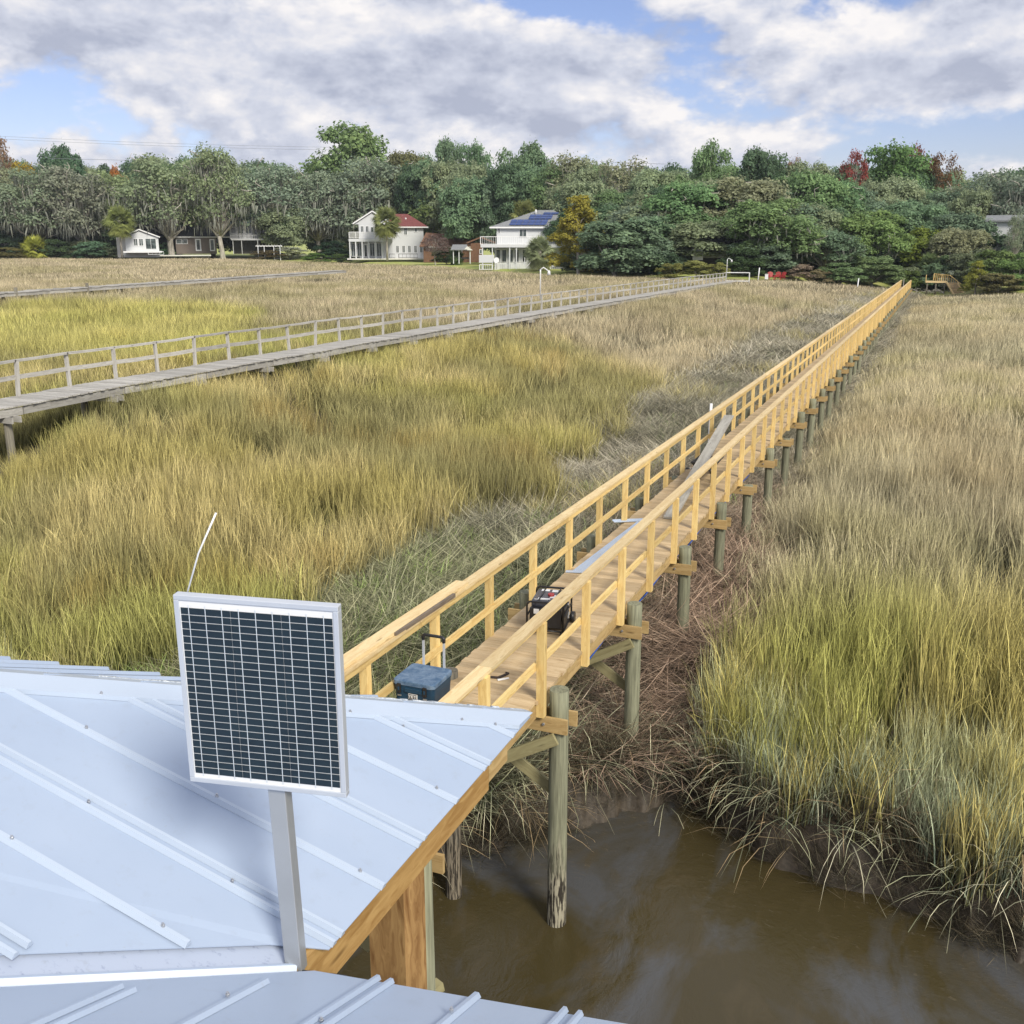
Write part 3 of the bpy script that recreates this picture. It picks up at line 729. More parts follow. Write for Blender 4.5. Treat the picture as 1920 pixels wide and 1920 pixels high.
for sx in (-.165, .135):
    lt = MB(); lt.bar(cx0 + (sx, -.232, .465), cx0 + (sx, -.230, .355), .046, .02, (0, 1, 0)); lo = lt.build('latch', M['black'], ck, bevel=.006)
    MB().bar(cx0 + (sx, -.2435, .43), cx0 + (sx, -.2435, .39), .018, .006, (0, 1, 0)).build('latch_slot', M['blue'], lo)
    MB().bar(cx0 + (sx - .022, -.226, .328), cx0 + (sx + .022, -.226, .328), .012, .014).build('latch_keeper', M['galv'], ck)
lp = MB(); lp.bar(cx0 + (-.062, -.2225, .332), cx0 + (.044, -.2225, .332), .006, .062); plate = lp.build('name_plate', M['white'], ck, bevel=.002)
MB().bar(cx0 + (-.056, -.2262, .332), cx0 + (.038, -.2262, .332), .002, .05).build('plate_field', M['black'], plate)
cu = bpy.data.curves.new('lettering', 'FONT'); cu.body = 'YETI'; cu.size = .046; cu.align_x = 'CENTER'; cu.align_y = 'CENTER'; cu.extrude = .001; cu.offset = .0011; cu.space_character = 1.05
to = bpy.data.objects.new('lettering_curve', cu); COL.objects.link(to); bpy.context.view_layer.update(); lm_ = bpy.data.meshes.new_from_object(to.evaluated_get(bpy.context.evaluated_depsgraph_get())); bpy.data.objects.remove(to)
to = bpy.data.objects.new('lettering', lm_); COL.objects.link(to); to.data.materials.clear(); to.data.materials.append(M['white']); to.rotation_euler = (pi / 2, 0, 0)
to.parent = plate; to.location = np.array([-.009, -.2285, .331])
for sx in (-.105, .14):
    mb = MB(); mb.bar(cx0 + (sx, .222, .30), cx0 + (sx, .225, .83), .024, .014, (0, 1, 0)); mb.build('handle_rail', M['alu'], ck)
mb = MB(); mb.tube([cx0 + (-.105, .224, .79), cx0 + (-.105, .225, .835), cx0 + (-.09, .226, .848), cx0 + (.125, .226, .848), cx0 + (.14, .225, .835), cx0 + (.14, .224, .79)], [.019, .021, .017, .017, .021, .019], 10); mb.build('pull_handle', M['black'], ck)
for sx in (-.19, .19):
    mb = MB(); mb.tube([cx0 + (sx - .025, .17, .05), cx0 + (sx + .025, .17, .05)], .05, 18); mb.build('wheel', M['black'], ck)

# generator
gy = 11.85; gz0 = deckz(gy); gc = np.array([-.655, gy, gz0]); gr = radians(9)
gn = thing('generator', 'black portable generator in a tube frame with white stickers on the boardwalk', 'generator', gc)
def GL(a, b, c): return gc + np.array([a * cos(gr) - b * sin(gr), a * sin(gr) + b * cos(gr), c])
fr = MB()
for b in (-.30, .30):
    fr.tube([GL(-.24, b, .05), GL(-.24, b, .38), GL(-.235, b, .42), GL(-.20, b, .445), GL(.20, b, .445), GL(.235, b, .42), GL(.24, b, .38), GL(.24, b, .05)], .014, 8)
for a in (-.24, .24):
    for c in (.06, .25): fr.tube([GL(a, -.30, c), GL(a, .30, c)], .012, 8)
for b in (-.30, .30): fr.tube([GL(-.24, b, .06), GL(.24, b, .06)], .012, 8)
for a in (-.1, .1): fr.tube([GL(a, -.30, .445), GL(a * 1.0, .30, .445)], .009, 8)
fr.build('tube_frame', M['blackmetal'], gn)
mb = MB(); mb.bar(GL(.0, -.20, .19), GL(.0, .24, .19), .38, .22); mb.build('engine', M['blackmetal'], gn, bevel=.02)
M['tank'] = plain('dark_tank_paint', (.07, .075, .095), .25, .1, .2, 6)
mb = MB(); mb.bar(GL(0, -.20, .375), GL(0, .27, .375), .42, .12); tk = mb.build('fuel_tank', M['tank'], gn, bevel=.03, seg=3)
MB().tube([GL(.02, .0, .43), GL(.02, .0, .465)], .042, 14).build('fuel_cap', plain('red_cap', (.35, .03, .03), .4), tk)
mb = MB()
for a, b, w, d in ((-.09, .20, .11, .07), (.04, .19, .08, .08), (.06, -.03, .09, .12), (-.05, -.13, .16, .035), (-.08, -.17, .18, .012)): mb.bar(GL(a - w / 2, b, .4365), GL(a + w / 2, b, .4365), d, .002)
mb.build('tank_sticker', M['white'], tk)
mb = MB(); mb.bar(GL(-.21, -.245, .22), GL(.21, -.245, .22), .07, .26); pn = mb.build('control_panel', M['black'], gn, bevel=.008)
mb = MB()
for a in (-.12, -.02): mb.bar(GL(a - .035, -.2825, .31), GL(a + .035, -.2825, .31), .003, .065)
mb.build('panel_sticker', M['white'], pn)
mb = MB(); mb.bar(GL(.205, -.16, .18), GL(.205, .20, .18), .05, .25); mb.build('side_cover', M['black'], gn, bevel=.015)
mb = MB(); mb.tube([GL(.228, -.225, .20), GL(.236, -.225, .20)], .075, 20); mb.build('recoil_cover', M['black'], gn)
mb = MB(); mb.bar(GL(.236, .08, .31), GL(.236, .12, .26), .012, .03); mb.bar(GL(.236, .10, .10), GL(.236, .16, .17), .01, .015); mb.build('lever', M['galv'], gn)
for a, b in ((-.22, -.28), (.22, -.28)): MB().tube([GL(a, b, 0.001), GL(a, b, .05)], [.035, .028], 10).build('foot', M['black'], gn)
for a in (-.27, .27): MB().tube([GL(a - .03, .24, .075), GL(a + .03, .24, .075)], .075, 20).build('wheel', M['black'], gn)

# loose lengths of white roof trim lying on the deck
def flat(name, pts, w, label, mat, h=.004, lip=.02):
    o_ = thing(name, label, 'metal trim', pts[0])
    mb_ = MB()
    for a_, b_ in zip(pts[:-1], pts[1:]):
        mb_.bar(a_, b_, w, h); d_ = np.array(b_) - np.array(a_); s_ = np.cross((0, 0, 1), d_); s_ /= np.linalg.norm(s_)
        mb_.bar(np.array(a_) + s_ * w / 2 + (0, 0, lip / 2), np.array(b_) + s_ * w / 2 + (0, 0, lip / 2), .003, lip); mb_.bar(np.array(a_) + (0, 0, .004), np.array(b_) + (0, 0, .004), .012, .006)
    mb_.build('strip', mat, o_); return o_
D2 = lambda x, y, h=.006: np.array([x, y, deckz(y) + h])
o = flat('roof_trim', [D2(-1.06, 14.2), D2(-.93, 17.5)], .16, 'long white metal trim lying along the boardwalk deck past the generator', M['roof_lip'])
MB().bar(D2(-1.24, 14.16, .012), D2(-.98, 14.22, .018), .10, .006).build('folded_end', M['roof_lip'], o)
o = flat('roof_trim', [D2(-1.42, 17.30, .02), D2(-.86, 17.68, .012)], .13, 'short white metal trim lying crosswise over the boardwalk edge', M['roof_lip'])
# strap and tool
o = thing('ratchet_strap', 'dark strap with a metal buckle lying on the deck behind the cooler', 'strap', D2(-.66, 10.06))
mb = MB(); pts = [D2(-.80, 9.98, .006), D2(-.70, 10.02, .008), D2(-.62, 10.03, .012), D2(-.56, 10.10, .03), D2(-.55, 10.18, .02), D2(-.60, 10.22, .008)]
mb.tube(pts, [.012, .018, .018, .016, .012, .008], 8); mb.build('webbing', plain('dark_webbing', (.03, .022, .02), .8), o)
MB().bar(D2(-.60, 9.97, .012), D2(-.50, 10.07, .012), .02, .015).build('buckle', M['white'], o)
o = thing('offcut', 'small dark offcut lying on the deck under the handrail', 'offcut', D2(-.85, 10.5)); MB().bar(D2(-.84, 10.45, .008), D2(-.79, 10.62, .008), .025, .014).build('piece', M['dark_strip'], o)
# boards lying on the left handrail
o = thing('loose_board', 'loose pale pine board lying on top of the left handrail', 'board', Wk(-1.36, 9, .96))
mb = MB(); mb.bar(Wk(-1.315, 5.6, .971), Wk(-1.265, 10.45, .971), .16, .038, rnd=.85); mb.build('board', M['pine_cap'], o)
o = thing('weathered_lath', 'short grey weathered lath resting against the loose board on the handrail', 'lath', Wk(-1.18, 9, .96))
mb = MB(); mb.bar(Wk(-1.195, 8.65, .962), Wk(-1.165, 10.02, .962), .035, .045); mb.build('lath', M['dark_strip'], o)
# PVC stake
o = thing('vent_pipe', 'short white pipe standing beside the left handrail near the leaning plank', 'pipe', Wk(-1.37, 25.6, 0)); MB().tube([Wk(-1.37, 25.6, -1.3), Wk(-1.37, 25.6, 1.08)], .035, 10).build('pipe', M['white'], o)
# wheelbarrow under the grey plank
wb_ = np.array([-.62, 21.7, deckz(21.7)])
wbo = thing('wheelbarrow', 'black wheelbarrow standing on the boardwalk under a grey plank', 'wheelbarrow', wb_)
def WB(a, b, c): return wb_ + np.array([a * .78, b * .8, c * .70])
V = [WB(-.20, -.35, .32), WB(.20, -.35, .32), WB(.20, .30, .34), WB(-.20, .30, .34), WB(-.34, -.55, .60), WB(.34, -.55, .60), WB(.33, .58, .58), WB(-.33, .58, .58)]
mb = MB(); mb.add(V, [(3, 2, 1, 0), (0, 1, 5, 4), (1, 2, 6, 5), (2, 3, 7, 6), (3, 0, 4, 7)]); o = mb.build('tray', M['black'], wbo); md = o.modifiers.new('solid', 'SOLIDIFY'); md.thickness = .012
mb = MB(); mb.tube([WB(-.34, -.55, .60), WB(.34, -.55, .60), WB(.33, .58, .58), WB(-.33, .58, .58), WB(-.34, -.55, .60)], .014, 8); mb.build('tray_rim', M['blackmetal'], wbo)
for s_ in (-1, 1):
    mb = MB(); mb.tube([WB(s_ * .05, .80, .20), WB(s_ * .17, .2, .30), WB(s_ * .26, -.6, .42), WB(s_ * .30, -1.15, .56)], .017, 8); h_ = mb.build('handle', M['galv'], wbo)
    mb = MB(); mb.tube([WB(s_ * .29, -1.02, .53), WB(s_ * .305, -1.22, .575)], .023, 8); mb.build('grip', M['black'], h_)
    mb = MB(); mb.tube([WB(s_ * .2, -.2, .33), WB(s_ * .25, -.42, .012), WB(s_ * .24, -.55, .012), WB(s_ * .22, -.5, .38)], .013, 8); mb.build('leg', M['blackmetal'], wbo)
mb = MB(); mb.tube([WB(-.045, .80, .20), WB(.045, .80, .20)], .2, 22); mb.build('wheel', M['black'], wbo)
o = thing('scaffold_plank', 'long grey weathered plank leaning across the wheelbarrow up to the handrail', 'plank', D2(-.5, 17.9))
mb = MB(); mb.bar(D2(-.52, 17.92, .03), D2(-.83, 25.2, .86), .235, .04); mb.build('plank', M['grey_wood'], o)
# blue hose slung below the right-hand stringer
M['hose'] = plain('blue_hose', (.02, .09, .42), .45)
o = thing('hose', 'blue hose slung under the right edge of the boardwalk', 'hose', Wk(.05, 14, -.4)); mb = MB(); pts = []
for k in range(0, 70):
    y = 11.6 + k * .18; sag = abs(sin((y - 9.86) / S * pi)); pts.append(Wk(-.07, y, -.25 - .10 * sag))
mb.tube(pts, .011, 8); mb.build('tube', M['hose'], o)
# marsh stakes (depth from the shore)
for px, yb, yt, D, lab in ((1606, 549, 523, 150, 'thin white stake leaning in the marsh left of the boardwalk end'), (1421, 524, 503, 176, 'pale post at the marsh edge left of the red chairs')):
    D = DD(px, D); p = atd(px, yb, D); o = thing('stake', lab, 'stake', p); MB().tube([p - (0, 0, .6), p + RT * .12 + np.array([0, 0, (yb - yt) * D / F])], .07, 8).build('pole', M['white'], o)

# ------------------------------------------------------------------ foliage
def leaf_mat(name, src):
    t = NT(name)
    if src == 'OBJ': c = t.n('ShaderNodeObjectInfo').outputs['Color']
    else: c = t.attr('col', 'INSTANCER').outputs['Color']
    a = t.attr('tone').outputs['Fac']; w_ = t.attr('warm').outputs['Fac']
    c = t.val(c, t.rng(a, 0, 1, .60, 1.9))
    c = t.mix(t.rng(w_, 0, 1, 0, .22), c, t.mix(1.0, c, (1.45, 1.15, .55), 'MULTIPLY'))
    d = t.n('ShaderNodeBsdfDiffuse'); tr = t.n('ShaderNodeBsdfTranslucent'); mx = t.n('ShaderNodeMixShader'); mx.inputs[0].default_value = .42
    t.l(c, d.inputs[0]); t.l(c, tr.inputs[0]); t.l(d.outputs[0], mx.inputs[1]); t.l(tr.outputs[0], mx.inputs[2]); t.l(mx.outputs[0], t.o.inputs[0]); t.t.nodes.remove(t.b)
    return t.m
M['leaf'] = leaf_mat('leaf', 'OBJ'); M['leaf_inst'] = leaf_mat('woodland_leaf', 'INST')
t = NT('bark'); g = t.n('ShaderNodeTexCoord'); q = t.noise(t.scale(g.outputs['Object'], (3, 3, .6)), 1.6, 5); M['bark'] = t.fin(t.mix(t.rng(q, .35, .65), (.24, .22, .19), (.56, .53, .47)), .9, 0, .1)
t = NT('spanish_moss'); g = t.n('ShaderNodeTexCoord'); q = t.noise(g.outputs['Object'], 1.4, 4); M['moss'] = t.fin(t.mix(t.rng(q, .3, .7), (.15, .16, .13), (.30, .31, .265)), 1, 0, .05)
def cards(P, Nn, size, rng, aspect=.75):
    """Irregular leaf-spray quads at points P facing normals Nn."""
    n = len(P); r = rng.normal(size=(n, 3)); Nn = Nn + .55 * r; Nn /= np.linalg.norm(Nn, axis=1)[:, None]
    u = np.cross(Nn, rng.normal(size=(n, 3))); u /= np.linalg.norm(u, axis=1)[:, None]; v = np.cross(Nn, u)
    s = size * rng.uniform(.55, 1.35, (n, 1)); q = []
    for a, b in ((-1, -.25), (.1, -aspect), (1, .2), (-.1, aspect)):
        q.append(P + u * s * (a + rng.uniform(-.25, .25, (n, 1))) + v * s * (b + rng.uniform(-.25, .25, (n, 1))) + Nn * s * rng.uniform(-.18, .18, (n, 1)))
    return np.stack(q, 1).reshape(-1, 3), np.arange(4 * n).reshape(-1, 4)
def crown(kind, seed, mat):
    rng = np.random.default_rng(seed); W_, H_ = 16., 18.
    prm = dict(oak=(44, 470, .255, .27, 1.0), mossy=(50, 190, .24, .30, 1.0), tall=(30, 400, .25, .46, .6), cedar=(54, 260, .24, .06, 1.), dense=(48, 420, .30, .04, 1.), bare=(40, 120, .22, .35, .8), bush=(32, 300, .36, .0, 1.))[kind]
    nc, ncard, cs, zb, wf = prm
    C, R = [], []
    for i in range(nc):
        for _ in range(60):
            th_ = rng.uniform(0, 2 * pi); f = rng.uniform(0, 1) ** .8; ph = rng.uniform(0, 1) ** .55
            if kind == 'cedar':
                zz = zb + (1 - zb) * f * .93; rr = (1 - f ** 1.3) * .43 * rng.uniform(.35, 1) + .05
            elif kind == 'tall':
                zz = rng.uniform(zb, .94); rr = .36 * math.sqrt(max(0, 1 - ((zz - .68) / .36) ** 2)) * rng.uniform(.25, 1.0)
            elif kind in ('dense', 'bush'):
                zz = rng.uniform(zb + .1, .90); rr = .40 * math.sqrt(max(.05, 1 - max(0, (zz - .42) / .52) ** 2)) * rng.uniform(.45, 1)
            else:
                zz = rng.uniform(zb + .05, .90); rr = .41 * math.sqrt(max(0, 1 - max(0, (zz - .52) / .44) ** 2)) * rng.uniform(.45, 1.0)
            c = np.array([cos(th_) * rr * W_, sin(th_) * rr * W_, zz * H_])
            if all(np.linalg.norm((c - o) / (1, 1, .8)) > .095 * W_ * (.8 if kind in ('cedar', 'mossy', 'bare') else 1) for o in C): break
        C.append(c); R.append(W_ * (rng.uniform(.095, .155) if kind not in ('cedar', 'bare') else rng.uniform(.07, .12)) * (1.0 if kind != 'tall' else .95))
    P, Nn, T, Wm = [], [], [], []
    for c, r in zip(C, R):
        d = rng.normal(size=(ncard, 3)); d /= np.linalg.norm(d, axis=1)[:, None]; d[:, 2] = np.where(d[:, 2] < -.35, -d[:, 2], d[:, 2])
        sc_ = np.array([1.1, 1.1, .88]) if kind != 'cedar' else np.array([1.15, 1.15, .8])
        lump = 1 + .28 * np.sin(d[:, :1] * 5 + c[0]) * np.cos(d[:, 1:2] * 6 + c[1])
        P.append(c + d * sc_ * r * rng.uniform(.62, 1.06, (ncard, 1)) * lump); Nn.append(d + np.array([0, 0, .55]))
        T.append(np.clip(rng.normal(.42 + rng.uniform(-.16, .2), .16, ncard), 0, 1)); Wm.append(np.clip(rng.normal(rng.uniform(0, .5), .2, ncard), 0, 1))
    P = np.concatenate(P); Nn = np.concatenate(Nn)
    # loose sprays breaking the outline
    k = len(P) // 12; j = rng.integers(0, len(P), k); P2 = P[j] + rng.normal(size=(k, 3)) * .22 + Nn[j] * .22
    P = np.vstack([P, P2]); Nn = np.vstack([Nn, Nn[j]]); T = np.concatenate(T + [np.full(k, .55)]); Wm = np.concatenate(Wm + [np.full(k, .2)])
    V, fs = cards(P, Nn, cs * 1.0, rng)
    me = rawmesh('crown', V, [fs], mat, [('tone', 'FLOAT', np.repeat(T, 4).astype(np.float32)), ('warm', 'FLOAT', np.repeat(Wm, 4).astype(np.float32))])
    return me, np.array(C), np.array(R)
def limbs(kind, seed, C, R):
    rng = random.Random(seed); mb = MB(); H_ = 18.
    hb = {'oak': 4.0, 'mossy': 4.2, 'tall': 8.5, 'cedar': 14, 'dense': 3.2, 'bare': 6.5, 'bush': 1.}[kind]
    r0 = {'oak': .55, 'mossy': .55, 'tall': .36, 'cedar': .38, 'dense': .42, 'bare': .34, 'bush': .14}[kind]
    lx, ly = rng.uniform(-.8, .8), rng.uniform(-.8, .8)
    tp = np.array([lx, ly, hb]); mb.tube([(0, 0, -.8), (0, 0, .4), (lx * .4, ly * .4, hb * .5), tp], [r0 * 1.5, r0 * 1.08, r0 * .92, r0 * .85], 10)
    order = sorted(range(len(C)), key=lambda i: C[i][2])
    for i in order[:: 2 if kind in ('oak', 'dense', 'cedar', 'bush') else 1]:
        c = C[i]; st = tp * rng.uniform(.75, 1.0) if kind != 'cedar' else np.array([lx * c[2] / hb * .5, ly * c[2] / hb * .5, min(c[2] * .8, hb)])
        mid = st + (c - st) * .5 + np.array([rng.uniform(-.8, .8), rng.uniform(-.8, .8), rng.uniform(-.3, 1.1)]); q = st + (c - st) * .8 + np.array([rng.uniform(-.6, .6), rng.uniform(-.6, .6), rng.uniform(-.2, .7)])
        rb = r0 * rng.uniform(.26, .42) if kind != 'bush' else r0 * .5
        mb.tube([st, mid, q, c + np.array([rng.uniform(-1, 1), rng.uniform(-1, 1), R[i] * .6])], [rb, rb * .72, rb * .45, rb * .14], 6)
        if kind in ('oak', 'mossy') and rng.random() < .55:
            a_ = rng.uniform(0, 6.28); d_ = np.array([cos(a_), sin(a_), rng.uniform(-.1, .9)]); s0 = c + d_ * R[i] * .3; e = c + d_ * R[i] * 1.25
            mb.tube([s0, (s0 + e) / 2 + np.array([rng.uniform(-.5, .5), rng.uniform(-.5, .5), rng.uniform(-.2, .5)]), e, e + np.array([rng.uniform(-.9, .9), rng.uniform(-.9, .9), rng.uniform(0, .9)])], [.13, .10, .07, .03], 5)
        if kind in ('mossy', 'bare'):
            for _ in range(3):
                e = q + np.array([rng.uniform(-1, 1), rng.uniform(-1, 1), rng.uniform(-.2, 1)]) * R[i] * 1.1
                mb.tube([q, (q + e) / 2 + np.array([rng.uniform(-.3, .3), rng.uniform(-.3, .3), .2]), e], [rb * .3, rb * .2, rb * .08], 5)
    return mb
def moss(seed, C, R, per):
    rng = np.random.default_rng(seed); V = []; fs = []
    for c, r in zip(C, R):
        if c[2] > 13.5 and rng.random() < .55: continue
        for _ in range(per):
            a = rng.uniform(0, 2 * pi); rr = r * rng.uniform(.3, 1.15); p = c + np.array([cos(a) * rr, sin(a) * rr, -r * rng.uniform(.0, .55)])
            ln = rng.uniform(.6, 2.4); w = rng.uniform(.05, .15); d = rng.uniform(0, pi); u = np.array([cos(d), sin(d), 0]) * w; sw_ = rng.normal(size=3) * .16; n0 = len(V)
            V += [p - u, p + u, p + u * .9 + sw_ - (0, 0, ln * .5), p - u * .8 + sw_ - (0, 0, ln * .55), p + sw_ * 1.6 - (0, 0, ln)]
            fs += [(n0, n0 + 1, n0 + 2, n0 + 3), (n0 + 3, n0 + 2, n0 + 4, n0 + 4)]
    V = np.array(V); f4 = np.array([f for f in fs if f[2] != f[3] and f[3] != f[0] and len(set(f)) == 4]); f3 = np.array([f[:3] for f in fs if len(set(f)) == 3])
    return rawmesh('moss', V, [f4, f3], M['moss'])
LIB = {}
def lib(kind, v):
    k = (kind, v)
    if k not in LIB:
        me, C, R = crown(kind, 100 + v * 7 + len(kind) * 31, M['leaf']); tb = limbs(kind, v * 3 + 5, C, R).build('trunk', M['bark'], None); tm = tb.data; bpy.data.objects.remove(tb)
        mo = moss(v, C, R, 17 if kind == 'mossy' else 7) if kind in ('oak', 'mossy') else None
        LIB[k] = (me, tm, mo)
    return LIB[k]
TCOUNT = {}
def tree(kind, px, ytop, wpx, D, col, label, name=None, group=None, base=None, mossy=True, depth=None):
    D = DD(px, D)
    p = atd(px, 480, D); gz = float(ground(np.array([p[0]]), np.array([p[1]]), False)[0])
    if base is not None: gz = atd(px, base, D)[2]
    top = atd(px, ytop, D)[2]; h = top - gz; w = wpx * D / F
    v = TCOUNT.get(kind, 0); TCOUNT[kind] = v + 1
    me, tm, mo = lib(kind, v % {'oak': 5, 'mossy': 4, 'dense': 4, 'tall': 4, 'bush': 3}.get(kind, 2))
    nm = name or {'oak': 'oak_tree', 'mossy': 'oak_tree', 'tall': 'tall_tree', 'cedar': 'cedar_tree', 'dense': 'bushy_tree', 'bare': 'autumn_tree', 'bush': 'shrub'}[kind]
    r = thing(nm, label, 'shrub' if kind == 'bush' else 'tree', (p[0], p[1], gz), random.uniform(0, 6.28), group)
    s = w / 16.; r.scale = (s, s * 1.0, h / 18.)
    for mesh, nme in ((tm, 'stem' if kind == 'bush' else 'trunk'), (me, 'foliage' if kind == 'bush' else 'crown'), (mo if mossy else None, 'moss')):
        if mesh is None: continue
        o = bpy.data.objects.new(nme, mesh); COL.objects.link(o); o.parent = r
        if mesh is me: o.color = (*[c * random.uniform(.93, 1.07) for c in col], 1)
    return r
G1 = (.185, .275, .135); G2 = (.165, .25, .150); G3 = (.25, .30, .185); GG = (.235, .285, .215); GB = (.185, .26, .175); GY = (.29, .285, .06); GD = (.105, .17, .10)
RD = (.27, .08, .07); OR = (.36, .17, .045); YL = (.36, .30, .06); BR = (.26, .18, .12); G4 = (.195, .29, .11)
T = [
 # kind, px, ytop, width, D, colour, label
 ('bare', 12, 246, 90, 285, BR, 'sparse brown-leaved tree rising over the wood at the left edge'),
 ('dense', 60, 296, 80, 284, YL, 'yellow-leaved tree top glowing behind the leftmost mossy oaks'),
 ('tall', 133, 268, 90, 290, GD, 'dark open-crowned tree poking above the wood left of the power lines'),
 ('dense', 238, 300, 55, 292, OR, 'small orange tree top showing between the left oaks'),
 ('oak', 18, 312, 150, 268, G3, 'olive oak at the far left edge behind the palmetto scrub'),
 ('mossy', 78, 312, 150, 257, GG, 'moss-hung grey oak with a leaning pale trunk at the far left'),
 ('mossy', 148, 308, 150, 258, GG, 'moss-hung oak with a thick trunk left of the tall palm'),
 ('oak', 205, 318, 120, 268, G3, 'oak standing directly behind the palm beside the white cottage'),
 ('mossy', 322, 292, 180, 254, G3, 'broad oak with pale twisting limbs between white cottage and brick house'),
 ('mossy', 418, 274, 128, 253, G3, 'tall oak with a pale straight trunk in front of the brick ranch house'),
 ('oak', 400, 300, 130, 280, G2, 'darker oak filling the gap behind the brick ranch house'),
 ('mossy', 520, 306, 165, 262, GG, 'grey oak thick with moss over the pale blue roof'),
 ('mossy', 600, 318, 120, 262, GG, 'grey mossy oak drooping left of the red-roofed house'),
 ('tall', 652, 238, 190, 285, G1, 'tallest tree of the skyline, dark green, behind the red-roofed house'),
 ('mossy', 700, 300, 170, 268, GG, 'pale grey-branched oak right behind the red-roofed house'),
 ('oak', 622, 330, 120, 275, G2, 'dark oak between grey mossy crowns left of the red-roofed house'),
 ('oak', 768, 274, 120, 278, (.165, .165, .085), 'olive-brown round oak on the skyline right of the tallest tree'),
 ('tall', 845, 264, 70, 270, G2, 'first of two airy dark trees on the skyline between the two white houses'),
 ('tall', 893, 275, 75, 270, G2, 'second of two airy dark trees on the skyline between the two white houses'),
 ('oak', 862, 330, 180, 272, G4, 'big bright green oak with moss between the two white houses'),
 ('oak', 940, 318, 150, 272, G1, 'green oak just behind the palm above the solar-roofed house'),
 ('tall', 985, 264, 115, 262, G2, 'wide airy dark tree on the skyline behind the solar-roofed house'),
 ('mossy', 1072, 290, 140, 238, G3, 'grey-green open oak on the skyline above the golden cedar'),
 ('mossy', 1165, 302, 150, 232, G3, 'grey-green oak with a bare white limb right of the golden cedar'),
 ('oak', 1105, 345, 150, 222, GB, 'blue-green oak close behind the golden cedar'),
 ('oak', 1235, 312, 150, 228, G3, 'olive oak on the skyline left of the dark two-headed tree'),
 ('tall', 1330, 274, 105, 232, G1, 'dark round tree top standing alone above the central oaks'),
 ('oak', 1285, 335, 190, 205, G1, 'broad green oak over the hidden grey house'),
 ('oak', 1205, 385, 160, 202, GB, 'rounded blue-green oak left of the hidden grey house'),
 ('tall', 1418, 282, 110, 228, GD, 'dark ragged tree on the skyline over the red chairs'),
 ('bare', 1478, 288, 50, 226, BR, 'thin russet tree top on the skyline over the red chairs'),
 ('oak', 1385, 330, 190, 205, G3, 'grey-green oak dome right of the dark round tree top'),
 ('oak', 1438, 372, 180, 188, G1, 'green oak with two pale trunks rising behind the red chairs'),
 ('oak', 1505, 318, 170, 208, G1, 'tall green oak left of the red-leaved tree'),
 ('bare', 1588, 272, 70, 214, RD, 'dark red autumn tree on the skyline above the boardwalk end'),
 ('oak', 1560, 330, 150, 200, G2, 'deep green oak under the dark red tree'),
 ('tall', 1665, 278, 150, 205, (.145, .23, .09), 'dense dark green hardwood right of the dark red tree'),
 ('bare', 1690, 264, 110, 212, (.20, .08, .06), 'red-tipped tree on the skyline behind the dark hardwood'),
 ('bare', 1752, 276, 90, 196, (.16, .105, .06), 'thin brown tree with bare white branches right of the dark hardwood'),
 ('oak', 1625, 392, 150, 172, G4, 'green oak directly behind the end of the boardwalk'),
 ('oak', 1545, 430, 140, 178, GB, 'low blue-green oak left of the boardwalk end'),
 ('oak', 1705, 375, 130, 178, G2, 'mid-green oak above the small wooden stairs'),
 ('dense', 1736, 428, 105, 160, (.24, .29, .07), 'yellow-green cedar above the small wooden stairs'),
 ('mossy', 1795, 345, 150, 182, G3, 'grey oak with bare pale limbs left of the right-hand white house'),
 ('mossy', 1862, 322, 170, 176, GG, 'grey leafless-looking oak hung with moss above the right-hand white house'),
 ('bare', 1902, 395, 50, 150, GG, 'thin grey tree spreading bare branches across the right-hand white house'),
 ('mossy', 1925, 330, 140, 168, GG, 'grey mossy oak cut off by the right edge'),
 ('oak', 1800, 425, 120, 156, G3, 'olive oak just right of the yellow-green cedar'),
 ('dense', 1868, 466, 95, 142, (.17, .24, .09), 'low round green tree in front of the right-hand white house'),
 ('dense', 1910, 470, 80, 139, G4, 'low bright tree at the right edge by the marsh'),
 ('cedar', 1836, 488, 58, 139, (.26, .28, .06), 'small upright yellow-green cedar right of the wooden stairs'),
 ('cedar', 1085, 365, 135, 187, GY, 'golden-green cedar standing in front of the solar-roofed house'),
 ('dense', 1155, 400, 180, 184, GB, 'big blue-green leaning shrub oak right of the golden cedar'),
 ('dense', 1220, 435, 110, 190, GB, 'low blue-green oak beside the pale reeds'),
 ('dense', 1640, 478, 110, 160, G1, 'dark low tree crowding the left side of the boardwalk end'),
 ('dense', 1580, 490, 90, 166, G1, 'low dark bush tree left of the boardwalk end by the marsh'),
 ('dense', 1760, 490, 70, 152, G2, 'small dark tree behind the wooden stairs'),
]
for r_ in T: tree(*r_)
